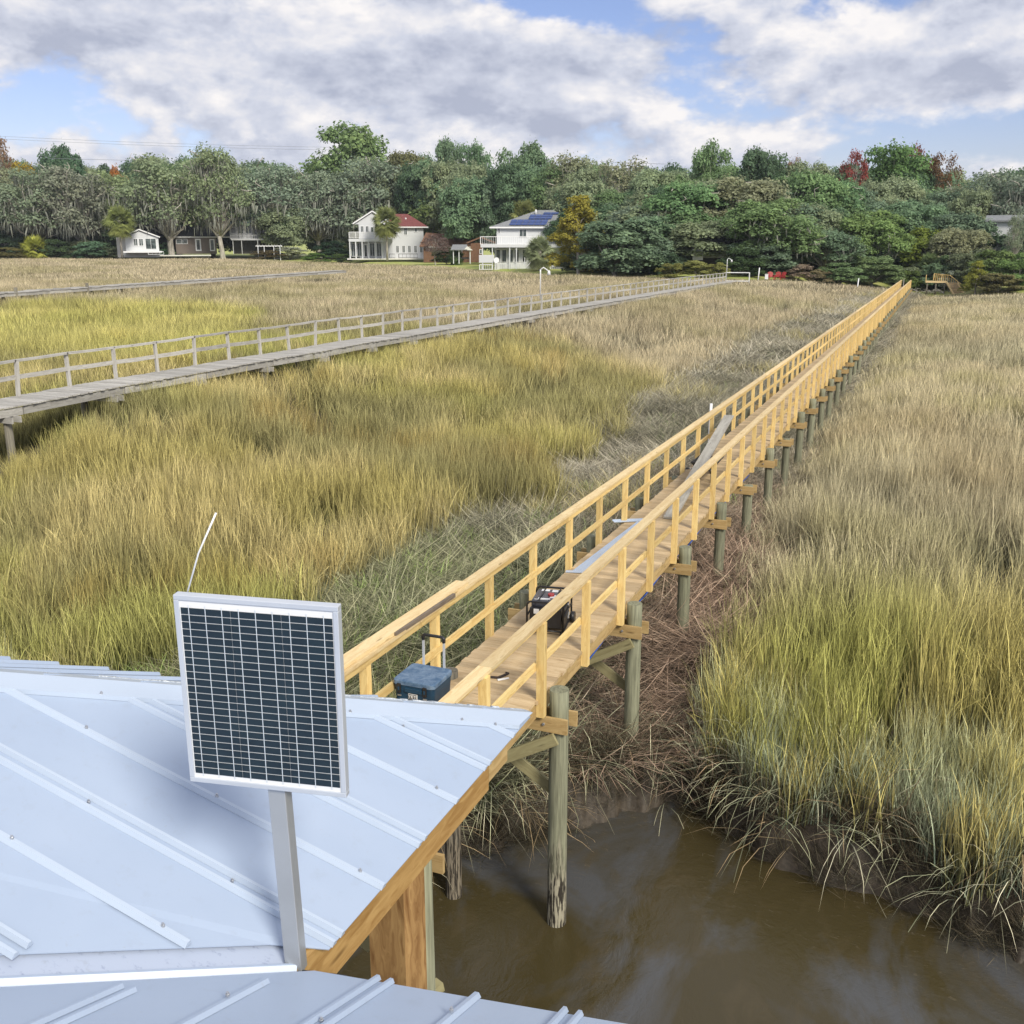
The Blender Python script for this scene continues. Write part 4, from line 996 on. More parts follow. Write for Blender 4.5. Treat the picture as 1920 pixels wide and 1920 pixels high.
SH = [(22, 462, 110, 250, (.13, .13, .055), 'olive scrub at the far left marsh edge'), (105, 446, 70, 252, (.06, .09, .04), 'dark shrub left of the leaning mossy trunk'),
      (170, 452, 70, 253, GD, 'dark thicket under the moss-hung oak left of the palm'), (308, 452, 45, 255, GD, 'dark green shrub between cottage and pale oak trunk'),
      (500, 468, 70, 248, (.12, .10, .05), 'russet shrub beside the white pergola'), (545, 462, 70, 250, GG, 'grey-green shrub right of the pergola'),
      (622, 449, 72, 252, (.028, .050, .028), 'dark clipped hedge bush left of the red-roofed house'), (592, 473, 55, 238, (.09, .15, .04), 'bright low bush on the lawn left of the red-roofed house'),
      (640, 476, 45, 237, (.07, .12, .04), 'small green bush on the lawn by the white swing'), (838, 464, 60, 226, (.05, .08, .035), 'dark shrub beside the wooden gazebo'),
      (1262, 492, 60, 182, (.16, .17, .06), 'first pale yellow-green shrub along the marsh by the dock lamp'), (1308, 488, 60, 182, (.19, .20, .075), 'middle pale yellow-green shrub along the marsh by the dock lamp'), (1345, 490, 50, 182, (.17, .18, .06), 'pale yellow-green shrub touching the dock lamp'),
      (1395, 462, 90, 184, (.045, .075, .035), 'large dark shrub right of the dock lamp'), (1500, 495, 60, 178, (.20, .18, .14), 'pale grey-brown shrub right of the red chairs'), (1545, 503, 60, 172, (.19, .17, .115), 'buff shrub left of the boardwalk end'),
      (1712, 505, 50, 152, (.09, .13, .04), 'fresh green shrub between boardwalk end and wooden stairs'), (1880, 512, 90, 137, (.13, .13, .06), 'olive scrub right of the small cedar'), (1790, 505, 50, 149, GG, 'grey-green shrub behind the foot of the wooden stairs')]
for px, yt, wp, D, col, lab in SH: tree('bush', px, yt, wp, D, tuple(min(.4, c_ * 1.5) for c_ in col), lab)
# bare crepe shrub
r = tree('bare', 816, 438, 62, 222, (.20, .14, .12), 'leafless reddish shrub right of the red-roofed house', name='bare_shrub', mossy=False)
# palms
def palm(px, ytop, ybase, D, label, crownr, col, trunk=True):
    D = DD(px, D); crownr *= 1.3; col = tuple(c_ * 2.0 for c_ in col)
    p = atd(px, 480, D); p[2] = float(ground(np.array([p[0]]), np.array([p[1]]), False)[0])
    if ybase: p[2] = atd(px, ybase, D)[2]
    top = atd(px, ytop, D)[2]; h = top - p[2]; r = crownr * D / F
    o = thing('palmetto', label, 'palm', p, random.uniform(0, 6))
    hc = max(.3, h - r * .95)
    tb = MB().tube([(0, 0, -.5), (.05, 0, hc * .5), (0, .05, hc)], [.26, .20, .22], 10)
    for q in range(26): a = random.uniform(0, 6.28); z = hc - random.uniform(.1, 1.1); tb.bar((cos(a) * .16, sin(a) * .16, z), (cos(a) * .38, sin(a) * .38, z + .25), .08, .03)
    tb.build('trunk', M['bark'], o, local=True)
    rng = np.random.default_rng(int(px)); V = []; f3 = []; tone = []; warm = []
    for k in range(84):
        a = rng.uniform(0, 2 * pi); el = rng.uniform(-1.15, 1.35); L1 = r * rng.uniform(.45, .62); d = np.array([cos(a) * cos(el), sin(a) * cos(el), sin(el)])
        hub = np.array([0, 0, hc]) + d * L1; sd_ = np.cross(d, (0, 0, 1.)); sd_ /= np.linalg.norm(sd_) + 1e-6; up_ = np.cross(sd_, d)
        tn = rng.uniform(.2, .8); wr = max(0, -el) * .9
        for q in range(17):
            b = (q - 8) / 8 * 1.9; dd = d * cos(b) + sd_ * sin(b); e = hub + dd * r * .5 * rng.uniform(.8, 1.1) - np.array([0, 0, r * .22 * abs(sin(b)) + r * .10]); w = up_ * .0 + np.cross(dd, up_) * r * .08
            n0 = len(V); V += [hub + w * .6, hub - w * .6, e]; f3.append((n0, n0 + 1, n0 + 2)); tone += [tn] * 3; warm += [wr] * 3
    me = rawmesh('fronds', np.array(V), [np.array(f3)], M['leaf'], [('tone', 'FLOAT', np.array(tone, np.float32)), ('warm', 'FLOAT', np.array(warm, np.float32))])
    c = bpy.data.objects.new('fronds', me); COL.objects.link(c); c.parent = o; c.color = (*col, 1)
palm(229, 379, 479, 241, 'tall cabbage palm in front of the white cottage', 25, (.13, .15, .055))
palm(726, 381, 485, 236, 'tall cabbage palm standing before the red-roofed house', 25, (.12, .135, .055))
palm(984, 369, 440, 222, 'cabbage palm behind the roof with solar panels', 25, (.14, .15, .06))
palm(1012, 436, 509, 196, 'short thick palm beside the stairs of the solar-roofed house', 27, (.15, .17, .10))
palm(1745, 470, 545, 155, 'grey-fronded palm above the wooden stairs', 20, (.10, .13, .06))
palm(68, 436, 476, 250, 'low bright palmetto at the far left marsh edge', 24, (.19, .20, .045))
palm(855, 462, 496, 222, 'small dark palm left of the wooden gazebo', 14, (.06, .09, .04))

# ------------------------------------------------------------------ houses
t = NT('white_siding'); g = t.n('ShaderNodeTexCoord'); w_ = t.n('ShaderNodeTexWave'); w_.bands_direction = 'Z'; t.l(g.outputs['Object'], w_.inputs['Vector']); w_.inputs['Scale'].default_value = 1.6
M['siding'] = t.fin(t.mix(t.rng(w_.outputs['Fac'], 0, .25), (.50, .52, .545), (.64, .66, .68)), .6, 0, .3)
def shingle(name, a, b):
    t = NT(name); g = t.n('ShaderNodeTexCoord'); q = t.noise(t.scale(g.outputs['Object'], (1, 1, 2)), 3, 5, .7); return t.fin(t.mix(t.rng(q, .3, .7), a, b), .9, 0, .15)
M['maroon'] = shingle('maroon_shingle', (.13, .045, .045), (.23, .085, .08)); M['greyroof'] = shingle('grey_shingle', (.16, .17, .18), (.27, .28, .29)); M['darkroof'] = shingle('dark_shingle', (.035, .035, .042), (.07, .07, .08))
M['blueroof'] = shingle('pale_blue_metal', (.36, .47, .55), (.45, .56, .63))
t = NT('brown_brick'); g = t.n('ShaderNodeTexCoord'); b_ = t.n('ShaderNodeTexBrick'); t.l(g.outputs['Object'], b_.inputs['Vector']); b_.inputs['Scale'].default_value = 3.; b_.inputs[1].default_value = (.24, .105, .08, 1); b_.inputs[2].default_value = (.17, .075, .06, 1); b_.inputs[3].default_value = (.2, .17, .15, 1)
M['brick'] = t.fin(b_.outputs[0], .85, 0, .2)
M['brownwall'] = plain('brown_board_wall', (.16, .085, .05), .8, 0, .25, 2); M['darkwall'] = plain('dark_wall', (.05, .045, .045), .8, 0, .25, 2); M['greywall'] = plain('grey_wall', (.42, .43, .44), .7, 0, .12, 2)
M['cream'] = plain('off_white_paint', (.68, .67, .63), .6, 0, .08, 2)
t = NT('window_glass'); g = t.n('ShaderNodeTexCoord'); q = t.noise(g.outputs['Object'], .9, 3); M['glass'] = t.fin(t.mix(t.rng(q, .35, .65), (.02, .028, .03), (.12, .15, .15)), .08, 0, .6)
M['pv'] = plain('blue_solar_glass', (.025, .055, .19), .18, 0, .25, 2, .6)
class House:
    def __init__(s, name, label, px, ybase, D, cat='house', extra=0.):
        D = DD(px, D)
        s.p = atd(px, ybase, D); s.px, s.yb, s.s = px, ybase, D / F
        s.o = thing(name, label, cat, s.p, YAW - math.atan((px - 960) / F) + extra)
    def X(s, px): return (px - s.px) * s.s
    def Z(s, py): return (s.yb - py) * s.s
    def b(s, mb, name, mat, parent=None): return mb.build(name, M[mat], parent or s.o, local=True)
    def wall(s, x0, x1, y0, y1, ya, yb, mat='siding', name='wall', ztop=None):
        z1, z0 = s.Z(y0), s.Z(y1); return s.b(MB().add([(s.X(a), b, c) for a in (x0, x1) for b in (ya, yb) for c in (z0, z1)], CF), name, mat)
    def win(s, x0, x1, y0, y1, y, frame='white', bars=1, fw=.10, proud=.05):
        X0, X1, Z1, Z0 = s.X(x0), s.X(x1), s.Z(y0), s.Z(y1); mb = MB(); yy = y - proud
        mb.bar((X0, yy, Z0 + fw / 2), (X1, yy, Z0 + fw / 2), .1, fw); mb.bar((X0, yy, Z1 - fw / 2), (X1, yy, Z1 - fw / 2), .1, fw)
        for k in range(bars + 2):
            xx = X0 + fw / 2 + (X1 - X0 - fw) * k / (bars + 1); mb.bar((xx, yy + .004, Z0 + fw), (xx, yy + .004, Z1 - fw), fw * (1 if k in (0, bars + 1) else .6), .09, (0, 1, 0))
        f = s.b(mb, 'window', frame)
        s.b(MB().add([(a, b, c) for a in (X0 + .03, X1 - .03) for b in (yy - .02, yy + .03) for c in (Z0 + .03, Z1 - .03)], CF), 'pane', 'glass', f); return f
    def gable(s, x0, xm, x1, ye, yt, ya, yb, mat, th=.22, fascia='white', over=.4):
        e = s.Z(ye); t_ = s.Z(yt); a, c, b = s.X(x0), s.X(xm), s.X(x1)
        mb = MB(); mb.prism([(a, ya - over, e), (c, ya - over, t_), (c, ya - over, t_ + th), (a, ya - over, e + th)], (0, yb - ya + 2 * over, 0)); mb.prism([(c, ya - over, t_), (b, ya - over, e), (b, ya - over, e + th), (c, ya - over, t_ + th)], (0, yb - ya + 2 * over, 0)); r = s.b(mb, 'roof', mat)
        mb = MB()
        for p, q in (((a, e), (c, t_)), ((c, t_), (b, e))): mb.bar((p[0], ya - over - .03, p[1] + th / 2), (q[0], ya - over - .03, q[1] + th / 2), .06, th * 1.25, (0, 0, 1))
        s.b(mb, 'rake_board', fascia); return r
    def hip(s, x0, x1, rx0, rx1, ye, yt, ya, yb, mat, th=.25):
        e, t_ = s.Z(ye), s.Z(yt); a, b, c, d = s.X(x0), s.X(x1), s.X(rx0), s.X(rx1); ym = (ya + yb) / 2
        V = [(a, ya, e), (b, ya, e), (b, yb, e), (a, yb, e), (c, ym, t_), (d, ym, t_)]
        r = s.b(MB().add(V, [(0, 1, 5, 4), (1, 2, 5), (2, 3, 4, 5), (3, 0, 4), (3, 2, 1, 0)]), 'roof', mat)
        mb = MB(); mb.bar((a, ya - .02, e - th / 2 + .02), (b, ya - .02, e - th / 2 + .02), .08, th); mb.bar((b + .02, ya + .05, e - th / 2 + .02), (b + .02, yb, e - th / 2 + .02), .08, th); mb.bar((a - .02, ya + .05, e - th / 2 + .02), (a - .02, yb, e - th / 2 + .02), .08, th); s.b(mb, 'eave_board', 'white'); return r
    def rail(s, x0, x1, y0, y1, y, mat='white', step=.14, name='railing'):
        mb = MB(); a, b, t_, q = s.X(x0), s.X(x1), s.Z(y0), s.Z(y1); mb.bar((a, y, t_), (b, y, t_), .1, .1); mb.bar((a, y, q + .08), (b, y, q + .08), .07, .07); n = max(2, int((b - a) / step))
        for k in range(n + 1): mb.bar((a + (b - a) * k / n, y, q), (a + (b - a) * k / n, y, t_), .05 if k % 10 else .13, .05, (0, 1, 0))
        return s.b(mb, name, mat)
# white house with maroon roof
h = House('white_house', 'two-storey white house with maroon roof and upper balcony', 730, 485, 243)
h.wall(677, 737, 424, 484, 0, 9); h.wall(737, 793, 430, 484, .35, 9)
h.s and h.b(MB().prism([(h.X(668), -.02, h.Z(425)), (h.X(736), -.02, h.Z(425)), (h.X(702), -.02, h.Z(404.5))], (0, .2, 0)), 'gable_wall', 'siding')
h.gable(666.5, 702, 737, 425, 403, 0, 9, 'maroon'); rf = h.hip(728, 801.5, 736, 766, 429, 406, -.4, 9.6, 'maroon')
MB().tube([(h.X(762), 2.6, h.Z(417)), (h.X(762), 2.6, h.Z(413))], .16, 10).build('roof_vent', M['white'], rf, local=True)
for a, b in ((680, 686), (689, 695)): h.win(a, b, 427.5, 440, 0, bars=1)
for a, b in ((698, 704), (705.5, 710.5), (711.5, 716)): h.win(a, b, 429, 440, 0, bars=0)
h.win(720, 726, 428, 441, 0); h.win(730, 735, 428, 441, 0)
for a, b in ((741, 747), (757.5, 764)): h.win(a, b, 430, 443.5, .35)
h.win(776.5, 782, 430.5, 438.5, .35, bars=0)
for a in (742.5, 753.5, 764, 775, 785.5): h.win(a, a + 5.8, 461.5, 475, .35)
h.rail(660, 717, 438.5, 449, -2.6); h.wall(659, 737, 450, 455, -2.7, -.05, 'siding', 'balcony_floor')
for x in (660.5, 671, 682.5, 693.5, 706, 718): h.wall(x - 1.1, x + 1.1, 455, 484, -2.65, -2.35, 'siding', 'porch_post')
for a, b in ((662, 670), (672.5, 681.5), (695, 704.5), (707.5, 716.5)): h.win(a, b, 457, 481, -.15, 'white', 1)
h.win(684, 692, 459, 483, -.15, 'white', 0, .25); h.wall(655, 793, 484, 486.2, -3.2, .2, 'cream', 'patio')
h.rail(730, 740, 476.5, 483.5, -2.2, 'darkwall', .4, 'fence_rail'); h.rail(747, 781, 476.5, 483.5, -2.2, 'darkwall', .8, 'fence_rail')
# white house with roof solar panels
h = House('white_house', 'white two-storey house with grey hip roof carrying blue solar panels', 985, 504, 205)
h.wall(933, 1082, 430, 467, 0, 9); h.wall(929, 1082, 467, 505, -.6, 9)
rf = h.hip(920.5, 1090, 1008, 1036, 430.5, 400, -.6, 10, 'greyroof')
def onroof(px, py):   # point on the roof's front slope
    e, t_ = h.Z(430.5), h.Z(400); z = h.Z(py); f = (z - e) / (t_ - e); return np.array([h.X(px), -.6 + f * 5.3 - .05, z + .12])
for (x0, x1, y0, y1, nx) in ((955, 1022, 428.5, 419, 6), (990, 1032, 417.5, 410, 4), (1017, 1045, 409, 406, 2)):
    mb = MB()
    for k in range(nx):
        a, b = x0 + (x1 - x0) * k / nx + .4, x0 + (x1 - x0) * (k + 1) / nx - .4; sh_ = (y0 - y1) * .55; ym = (y0 + y1) / 2
        for ya_, yb_, s0, s1 in ((y0, ym + .3, 0, sh_ / 2), (ym - .3, y1, sh_ / 2, sh_)):
            mb.prism([onroof(a + s0, ya_), onroof(b + s0, ya_), onroof(b + s1, yb_), onroof(a + s1, yb_)], (0, -.03, .05))
    h.b(mb, 'solar_panel', 'pv', rf)
MB().tube([(h.X(1004), 3.2, h.Z(409)), (h.X(1004), 3.2, h.Z(399.5))], .12, 8).build('vent_pipe', M['white'], rf, local=True)
h.win(973.5, 987.5, 434, 448, 0, bars=1); h.win(935, 939.5, 432, 442, 0, bars=0)
h.rail(905, 1075, 447.5, 461, -2.9, 'white', .35); h.wall(905, 1080, 461, 466, -3, -.0, 'siding', 'balcony_floor')
for x in (908.5, 926, 957, 969): h.wall(x - .9, x + .9, 466, 505, -2.9, -2.6, 'siding', 'porch_post')
h.wall(902, 929, 479, 492.5, -3, -2.9, 'siding', 'porch_panel'); h.rail(903, 925, 495.5, 505, -2.95, 'white', .3)
for a, b in ((931.5, 940), (942, 951.5), (955, 963.5), (965, 974), (979, 988)): h.win(a, b, 469.5, 492.5, -.6, bars=0)
h.rail(930, 982, 494, 505.5, -2.2, 'white', .28)
mb = MB()
for k in range(9): mb.bar((h.X(985), -2.6 - k * .28, h.Z(493.5) - k * .16), (h.X(1006), -2.6 - k * .28, h.Z(493.5) - k * .16), .29, .05)
h.b(mb, 'stair', 'greywall')
mb = MB()
for x in (984, 1006): mb.bar((h.X(x), -2.4, h.Z(484)), (h.X(x), -5.0, h.Z(496)), .09, .12)
h.b(mb, 'stair_rail', 'white')
h.rail(1030, 1080, 498, 506, -4, 'white', .3, 'fence_rail')
MB().tube([(h.X(933.5), -3.1, h.Z(504)), (h.X(933.5), -3.1, h.Z(490))], .04, 6).build('dish_pole', M['galv'], h.o, local=True)
MB().tube([(h.X(933.5), -3.15, h.Z(488.5)), (h.X(933.3), -3.28, h.Z(488.2))], [.12, .48], 14).build('satellite_dish', M['white'], h.o, local=True)
# small white cottage
h = House('white_cottage', 'small white gabled cottage with glass doors beside the tall palm', 262, 474, 245)
h.wall(239, 296, 447, 482, 0, 8); h.b(MB().prism([(h.X(239), 0, h.Z(447)), (h.X(296), 0, h.Z(447)), (h.X(264), 0, h.Z(435.5))], (0, .2, 0)), 'gable_wall', 'siding')
h.gable(234, 264, 299, 447.5, 434, 0, 8, 'darkroof'); h.win(253, 260.5, 449, 462, 0); h.win(262, 270, 449, 462, 0); h.win(273, 292, 448.5, 468, 0, bars=1)
h.wall(234, 300, 471, 473.5, -3, .2, 'white', 'deck_edge'); h.rail(276, 302, 471.5, 477, -5, 'white', .8); h.wall(224, 239, 447, 482, 1.5, 7, 'cream')
# brick ranch
h = House('brick_house', 'low brown brick ranch house with dark roof and white door', 360, 475, 257)
h.wall(333, 404, 446.5, 476, 0, 9, 'brick'); h.b(MB().prism([(h.X(270), -.7, h.Z(446)), (h.X(455), -.7, h.Z(446)), (h.X(455), 4.5, h.Z(428)), (h.X(270), 4.5, h.Z(428))], (0, 0, .25)), 'roof', 'darkroof'); h.wall(270, 335, 446.5, 474, 3, 9, 'darkwall')
mb = MB(); mb.bar((h.X(332), -.75, h.Z(446.5)), (h.X(455), -.75, h.Z(446.5)), .12, .24); h.b(mb, 'eave_board', 'white'); h.win(334, 354, 449.5, 458.5, 0, bars=1); d_ = h.win(367, 377, 449.5, 471, 0, bars=0, fw=.3); d_.name = 'door'; h.win(392, 401, 450, 471, 0, bars=0, fw=.25)
h.wall(276, 392, 477.3, 479.2, -6, -2, 'cream', 'terrace')
# house with pale blue roof
h = House('grey_house', 'grey two-level house with pale blue metal roof behind moss-hung branches', 480, 475, 258)
h.wall(436, 518, 423, 450, 0, 8, 'greywall'); h.wall(440, 515, 450, 476, 1.4, 8, 'darkwall'); h.b(MB().prism([(h.X(432), -.8, h.Z(423)), (h.X(522), -.8, h.Z(423)), (h.X(522), 4, h.Z(402)), (h.X(440), 4, h.Z(402))], (0, 0, .2)), 'roof', 'blueroof')
h.win(450, 461, 425, 441, 0, bars=0); h.win(464, 474.5, 424.5, 441, 0, bars=0); h.win(476, 484, 426, 444, 0, bars=1); h.win(490, 502, 426, 444, 0, bars=1); h.win(438, 448, 430, 440, 0, bars=0)
h.wall(438, 520, 449.5, 452, -2.4, .2, 'greywall', 'balcony_floor'); h.rail(438, 520, 443, 450, -2.3, 'greywall', .5)
for x in (441, 456, 484, 517): h.wall(x - .6, x + .6, 452, 476, -2.3, -2.1, 'greywall', 'porch_post')
# far left dark house
h = House('brown_house', 'long dark brown house half hidden behind the leftmost mossy oaks', 100, 470, 275)
h.wall(15, 210, 432, 472, 0, 8, 'darkwall'); h.wall(118, 178, 425, 440, -.1, 7, 'brownwall'); h.b(MB().prism([(h.X(10), -.6, h.Z(432)), (h.X(215), -.6, h.Z(432)), (h.X(215), 4, h.Z(416)), (h.X(10), 4, h.Z(416))], (0, 0, .25)), 'roof', 'darkroof')
h.win(173, 180, 419, 425, -.1, bars=0); h.win(62, 72, 436, 438.5, 0, bars=0); h.win(130, 140, 444, 458, 0, bars=0)
# brown shed houses between the white houses
h = House('brown_house', 'low brown house with dark hipped roof right of the red-roofed house', 815, 492, 240)
h.wall(795, 880, 466, 492, 0, 8, 'brownwall'); h.b(MB().prism([(h.X(788), -.8, h.Z(464.5)), (h.X(886), -.8, h.Z(464.5)), (h.X(886), 4, h.Z(447)), (h.X(800), 4, h.Z(441))], (0, 0, .2)), 'roof', 'brownwall'); mb = MB(); mb.bar((h.X(800), -.85, h.Z(465)), (h.X(886), -.85, h.Z(465)), .1, .2); h.b(mb, 'eave_board', 'cream')
h = House('brown_shed', 'tall narrow brown shed with small window left of the solar-roofed house', 893, 497, 228, 'shed')
h.wall(883, 906, 458, 492, 0, 5, 'brownwall'); h.gable(876, 902, 928, 459, 449, 0, 5, 'darkroof', fascia='brownwall'); h.win(899, 904, 469, 477, 0, bars=0)
# gazebo
h = House('gazebo', 'small open gazebo with white posts and grey gabled roof', 866, 494, 222, 'gazebo')
for x in (851, 861, 866.5, 881): h.wall(x - .8, x + .8, 471, 494, -1.4 if x != 866.5 else 1.6, -1.2 if x != 866.5 else 1.8, 'siding', 'post')
h.b(MB().prism([(h.X(846), -1.8, h.Z(470.5)), (h.X(876), -1.8, h.Z(470.5)), (h.X(876), .4, h.Z(462)), (h.X(850), .4, h.Z(462))], (0, 0, .15)), 'roof', 'greyroof'); h.b(MB().prism([(h.X(876), -1.8, h.Z(463.5)), (h.X(869), -1.8, h.Z(470.5)), (h.X(886), -1.8, h.Z(470.5))], (0, 3, 0)), 'gable_roof', 'cream')
h.wall(850, 882, 483, 486, -.2, .3, 'darkwall', 'bench')
# right-hand houses behind the oaks
h = House('grey_house', 'pale grey house with white-framed windows hidden behind the central oaks', 1335, 508, 194)
h.wall(1296, 1380, 461, 485, 0, 8, 'greywall'); h.wall(1296, 1380, 485, 510, 1, 8, 'darkwall'); h.b(MB().prism([(h.X(1288), -.8, h.Z(461)), (h.X(1388), -.8, h.Z(461)), (h.X(1388), 4, h.Z(443)), (h.X(1288), 4, h.Z(443))], (0, 0, .2)), 'roof', 'darkroof')
h.win(1326, 1335, 463, 470, 0, bars=0); h.win(1346, 1357, 463.5, 471, 0, bars=0); h.wall(1361, 1376, 464, 484, -.3, 0, 'cream', 'bay'); h.win(1370, 1375, 466, 479, -.3, bars=0); h.wall(1300, 1318, 469, 488, -3, -.5, 'greywall', 'balcony_panel')
h = House('dark_house', 'dark house on stilts with white balcony line behind the red chairs', 1515, 508, 195)
h.wall(1475, 1545, 445, 479, 0, 7, 'greywall'); h.wall(1478, 1545, 480, 510, 1.5, 7, 'darkwall'); h.wall(1480, 1536, 477.5, 480, -2, .1, 'white', 'balcony_floor'); h.win(1500, 1508, 452, 470, 0, bars=0); h.win(1524, 1532, 452, 472, 0, bars=0)
for x in (1481, 1506, 1535): h.wall(x - .7, x + .7, 480, 508, -1.9, -1.6, 'darkwall', 'stilt')
h = House('white_house', 'white house with dark windows behind mossy oaks at the right edge', 1890, 480, 158)
h.wall(1850, 1925, 420, 482, 0, 8); h.win(1856, 1867, 421, 434, 0, bars=0); h.win(1868, 1876, 450, 464, 0, bars=0); h.win(1878, 1886, 449, 464, 0, bars=0); h.win(1895, 1915, 424, 440, 0, 'darkwall', bars=2); h.win(1893, 1906, 450, 466, 0, bars=1)
h.b(MB().prism([(h.X(1845), -.6, h.Z(420)), (h.X(1930), -.6, h.Z(420)), (h.X(1930), 4, h.Z(410)), (h.X(1845), 4, h.Z(410))], (0, 0, .2)), 'roof', 'greyroof'); mb = MB()
for x in (1887, 1893): mb.bar((h.X(x), -2.2, h.Z(474)), (h.X(x), -2.2, h.Z(486)), .1, .1, (0, 1, 0))
mb.bar((h.X(1885), -2.2, h.Z(474)), (h.X(1925), -2.2, h.Z(474)), .08, .08); h.b(mb, 'yard_rail', 'white')

# ------------------------------------------------------------------ small things along the shore
h = House('pergola', 'white garden pergola with slim posts beside russet shrub', 502, 488, 246, 'pergola')
for x in (486, 497, 514, 525):
    for y in (0, 2.2): h.wall(x - .6, x + .6, 463, 488, y, y + .16, 'siding', 'post')
mb = MB()
for y in (0.08, 2.28): mb.bar((h.X(482), y, h.Z(463)), (h.X(529), y, h.Z(463)), .14, .2)
for k in range(9): mb.bar((h.X(484 + k * 5.3), -.4, h.Z(461.5)), (h.X(484 + k * 5.3), 2.7, h.Z(461.5)), .1, .14)
h.b(mb, 'top_beams', 'white')
h = House('garden_swing', 'white covered garden swing on the lawn before the porch', 672, 484, 238, 'swing')
mb = MB()
for x, d in ((657, 4), (680, -4)):
    for y in (-.8, .8): mb.bar((h.X(x), y, 0), (h.X(x + d), 0, h.Z(464)), .1, .1, (0, 1, 0))
mb.bar((h.X(660), 0, h.Z(464)), (h.X(678), 0, h.Z(464)), .1, .1); h.b(mb, 'stand', 'white')
h.wall(662, 677, 476, 477.5, -.4, .5, 'white', 'seat'); h.wall(662, 677, 467, 476, .5, .6, 'white', 'backrest'); mb = MB(); V = [(h.X(660), -.8, h.Z(466)), (h.X(678), -.8, h.Z(466)), (h.X(678), .8, h.Z(464)), (h.X(660), .8, h.Z(464))]; mb.prism(V, (0, 0, .12)); h.b(mb, 'canopy', 'blueroof')
h = House('board_fence', 'white three-board fence on the sandy yard left of the dark hedge', 563, 449, 268, 'fence')
mb = MB()
for z in (440.5, 443.5, 446.5): mb.bar((h.X(518), 0, h.Z(z)), (h.X(570), 0, h.Z(z)), .06, .22)
h.b(mb, 'rails', 'white'); mb = MB()
for x in (520, 532, 544, 557, 569): mb.bar((h.X(x), .08, h.Z(452)), (h.X(x), .08, h.Z(439.5)), .16, .16, (0, 1, 0))
h.b(mb, 'posts', 'white')
h = House('board_fence', 'short white board gate section behind the dark hedge', 622, 448, 266, 'fence')
mb = MB()
for z in (440.5, 443.5, 446.5): mb.bar((h.X(609), 0, h.Z(z)), (h.X(624), 0, h.Z(z)), .06, .22)
h.b(mb, 'rails', 'white'); mb = MB()
for x in (610, 623, 629): mb.bar((h.X(x), .08, h.Z(452)), (h.X(x), .08, h.Z(439.5)), .2, .2, (0, 1, 0))
h.b(mb, 'posts', 'white')
M['redchair'] = plain('red_paint', (.34, .03, .03), .5); 
for px, lab, rot in ((1446, 'red garden chair nearest the white cooler box', .3), (1458, 'middle red garden chair behind the marsh grass', -.1), (1465, 'red garden chair nearest the pale oak trunk', -.6)):
    h = House('garden_chair', lab, px, 524.5, 177.5, 'chair', rot); h.o['group'] = 'red garden chairs at the marsh edge'
    k = 1.
    mb = MB(); mb.bar((-.3, -.35, .38), (-.3, .35, .28), .1, .04); mb.bar((.3, -.35, .38), (.3, .35, .28), .1, .04); mb.bar((0, -.35, .40), (0, .3, .30), .52, .03); h.b(mb, 'seat', 'redchair')
    mb = MB()
    for i in range(5): mb.bar((-.24 + i * .12, .22, .30), (-.29 + i * .145, .62, 1.05 - abs(i - 2) * .05), .11, .025, (0, 1, 0))
    h.b(mb, 'backrest', 'redchair'); mb = MB(); mb.bar((-.36, -.4, .60), (-.36, .4, .60), .13, .03); mb.bar((.36, -.4, .60), (.36, .4, .60), .13, .03); h.b(mb, 'armrest', 'redchair')
    for sx in (-.34, .34): MB().bar((sx, -.36, 0), (sx, -.36, .6), .08, .04, (0, 1, 0)).build('leg', M['redchair'], h.o, local=True); MB().bar((sx, .3, 0), (sx, .3, .6), .08, .04, (0, 1, 0)).build('leg', M['redchair'], h.o, local=True)
h = House('storage_box', 'white upright box left of the red garden chairs', 1437, 523.5, 177.5, 'box'); mb = MB(); mb.bar((0, 0, 0), (0, 0, .62), .42, .38, (0, 1, 0)); h.b(mb, 'box', 'white'); mb = MB(); mb.bar((0, 0, .621), (0, 0, .68), .46, .42, (0, 1, 0)); h.b(mb, 'lid', 'cream')
# wooden stairs at the right
h = House('wooden_stairs', 'new wooden landing with stairs going down to the marsh right of the boardwalk end', 1772, 548, 146, 'stairs')
mb = MB(); mb.add([(h.X(a), b, c) for a in (1737, 1772) for b in (0, 1.6) for c in (h.Z(530.5), h.Z(528.5))], CF); h.b(mb, 'landing', 'pine_deck')
mb = MB(); nS = 9
for k in range(nS): f = k / (nS - 1); mb.add([(h.X(1773 + 15 * f) + a, -.1 - 1.9 * f + b, h.Z(530.5) + (h.Z(551) - h.Z(530.5)) * f + c) for a in (0, 1.35) for b in (-.26, 0) for c in (-.16, .0)], CF)
h.b(mb, 'stair', 'pine_deck')
mb = MB(); q0_ = np.array([h.X(1773), -.4, h.Z(529)]); q1_ = np.array([h.X(1788), -2.35, h.Z(550)])
for dx_ in (-.03, 1.38): mb.bar(q0_ + (dx_, 0, -.1), q1_ + (dx_, 0, -.1), .05, .3)
mb.bar((h.X(1737), -.03, h.Z(529.5)), (h.X(1773), -.03, h.Z(529.5)), .05, .28); h.b(mb, 'stringer', 'pine_cap')
mb = MB(); tops = [(1737, 1.6, 520), (1737, 0, 520.5), (1750, 1.55, 515.5), (1777, 1.55, 518), (1806, -1.5, 539)]
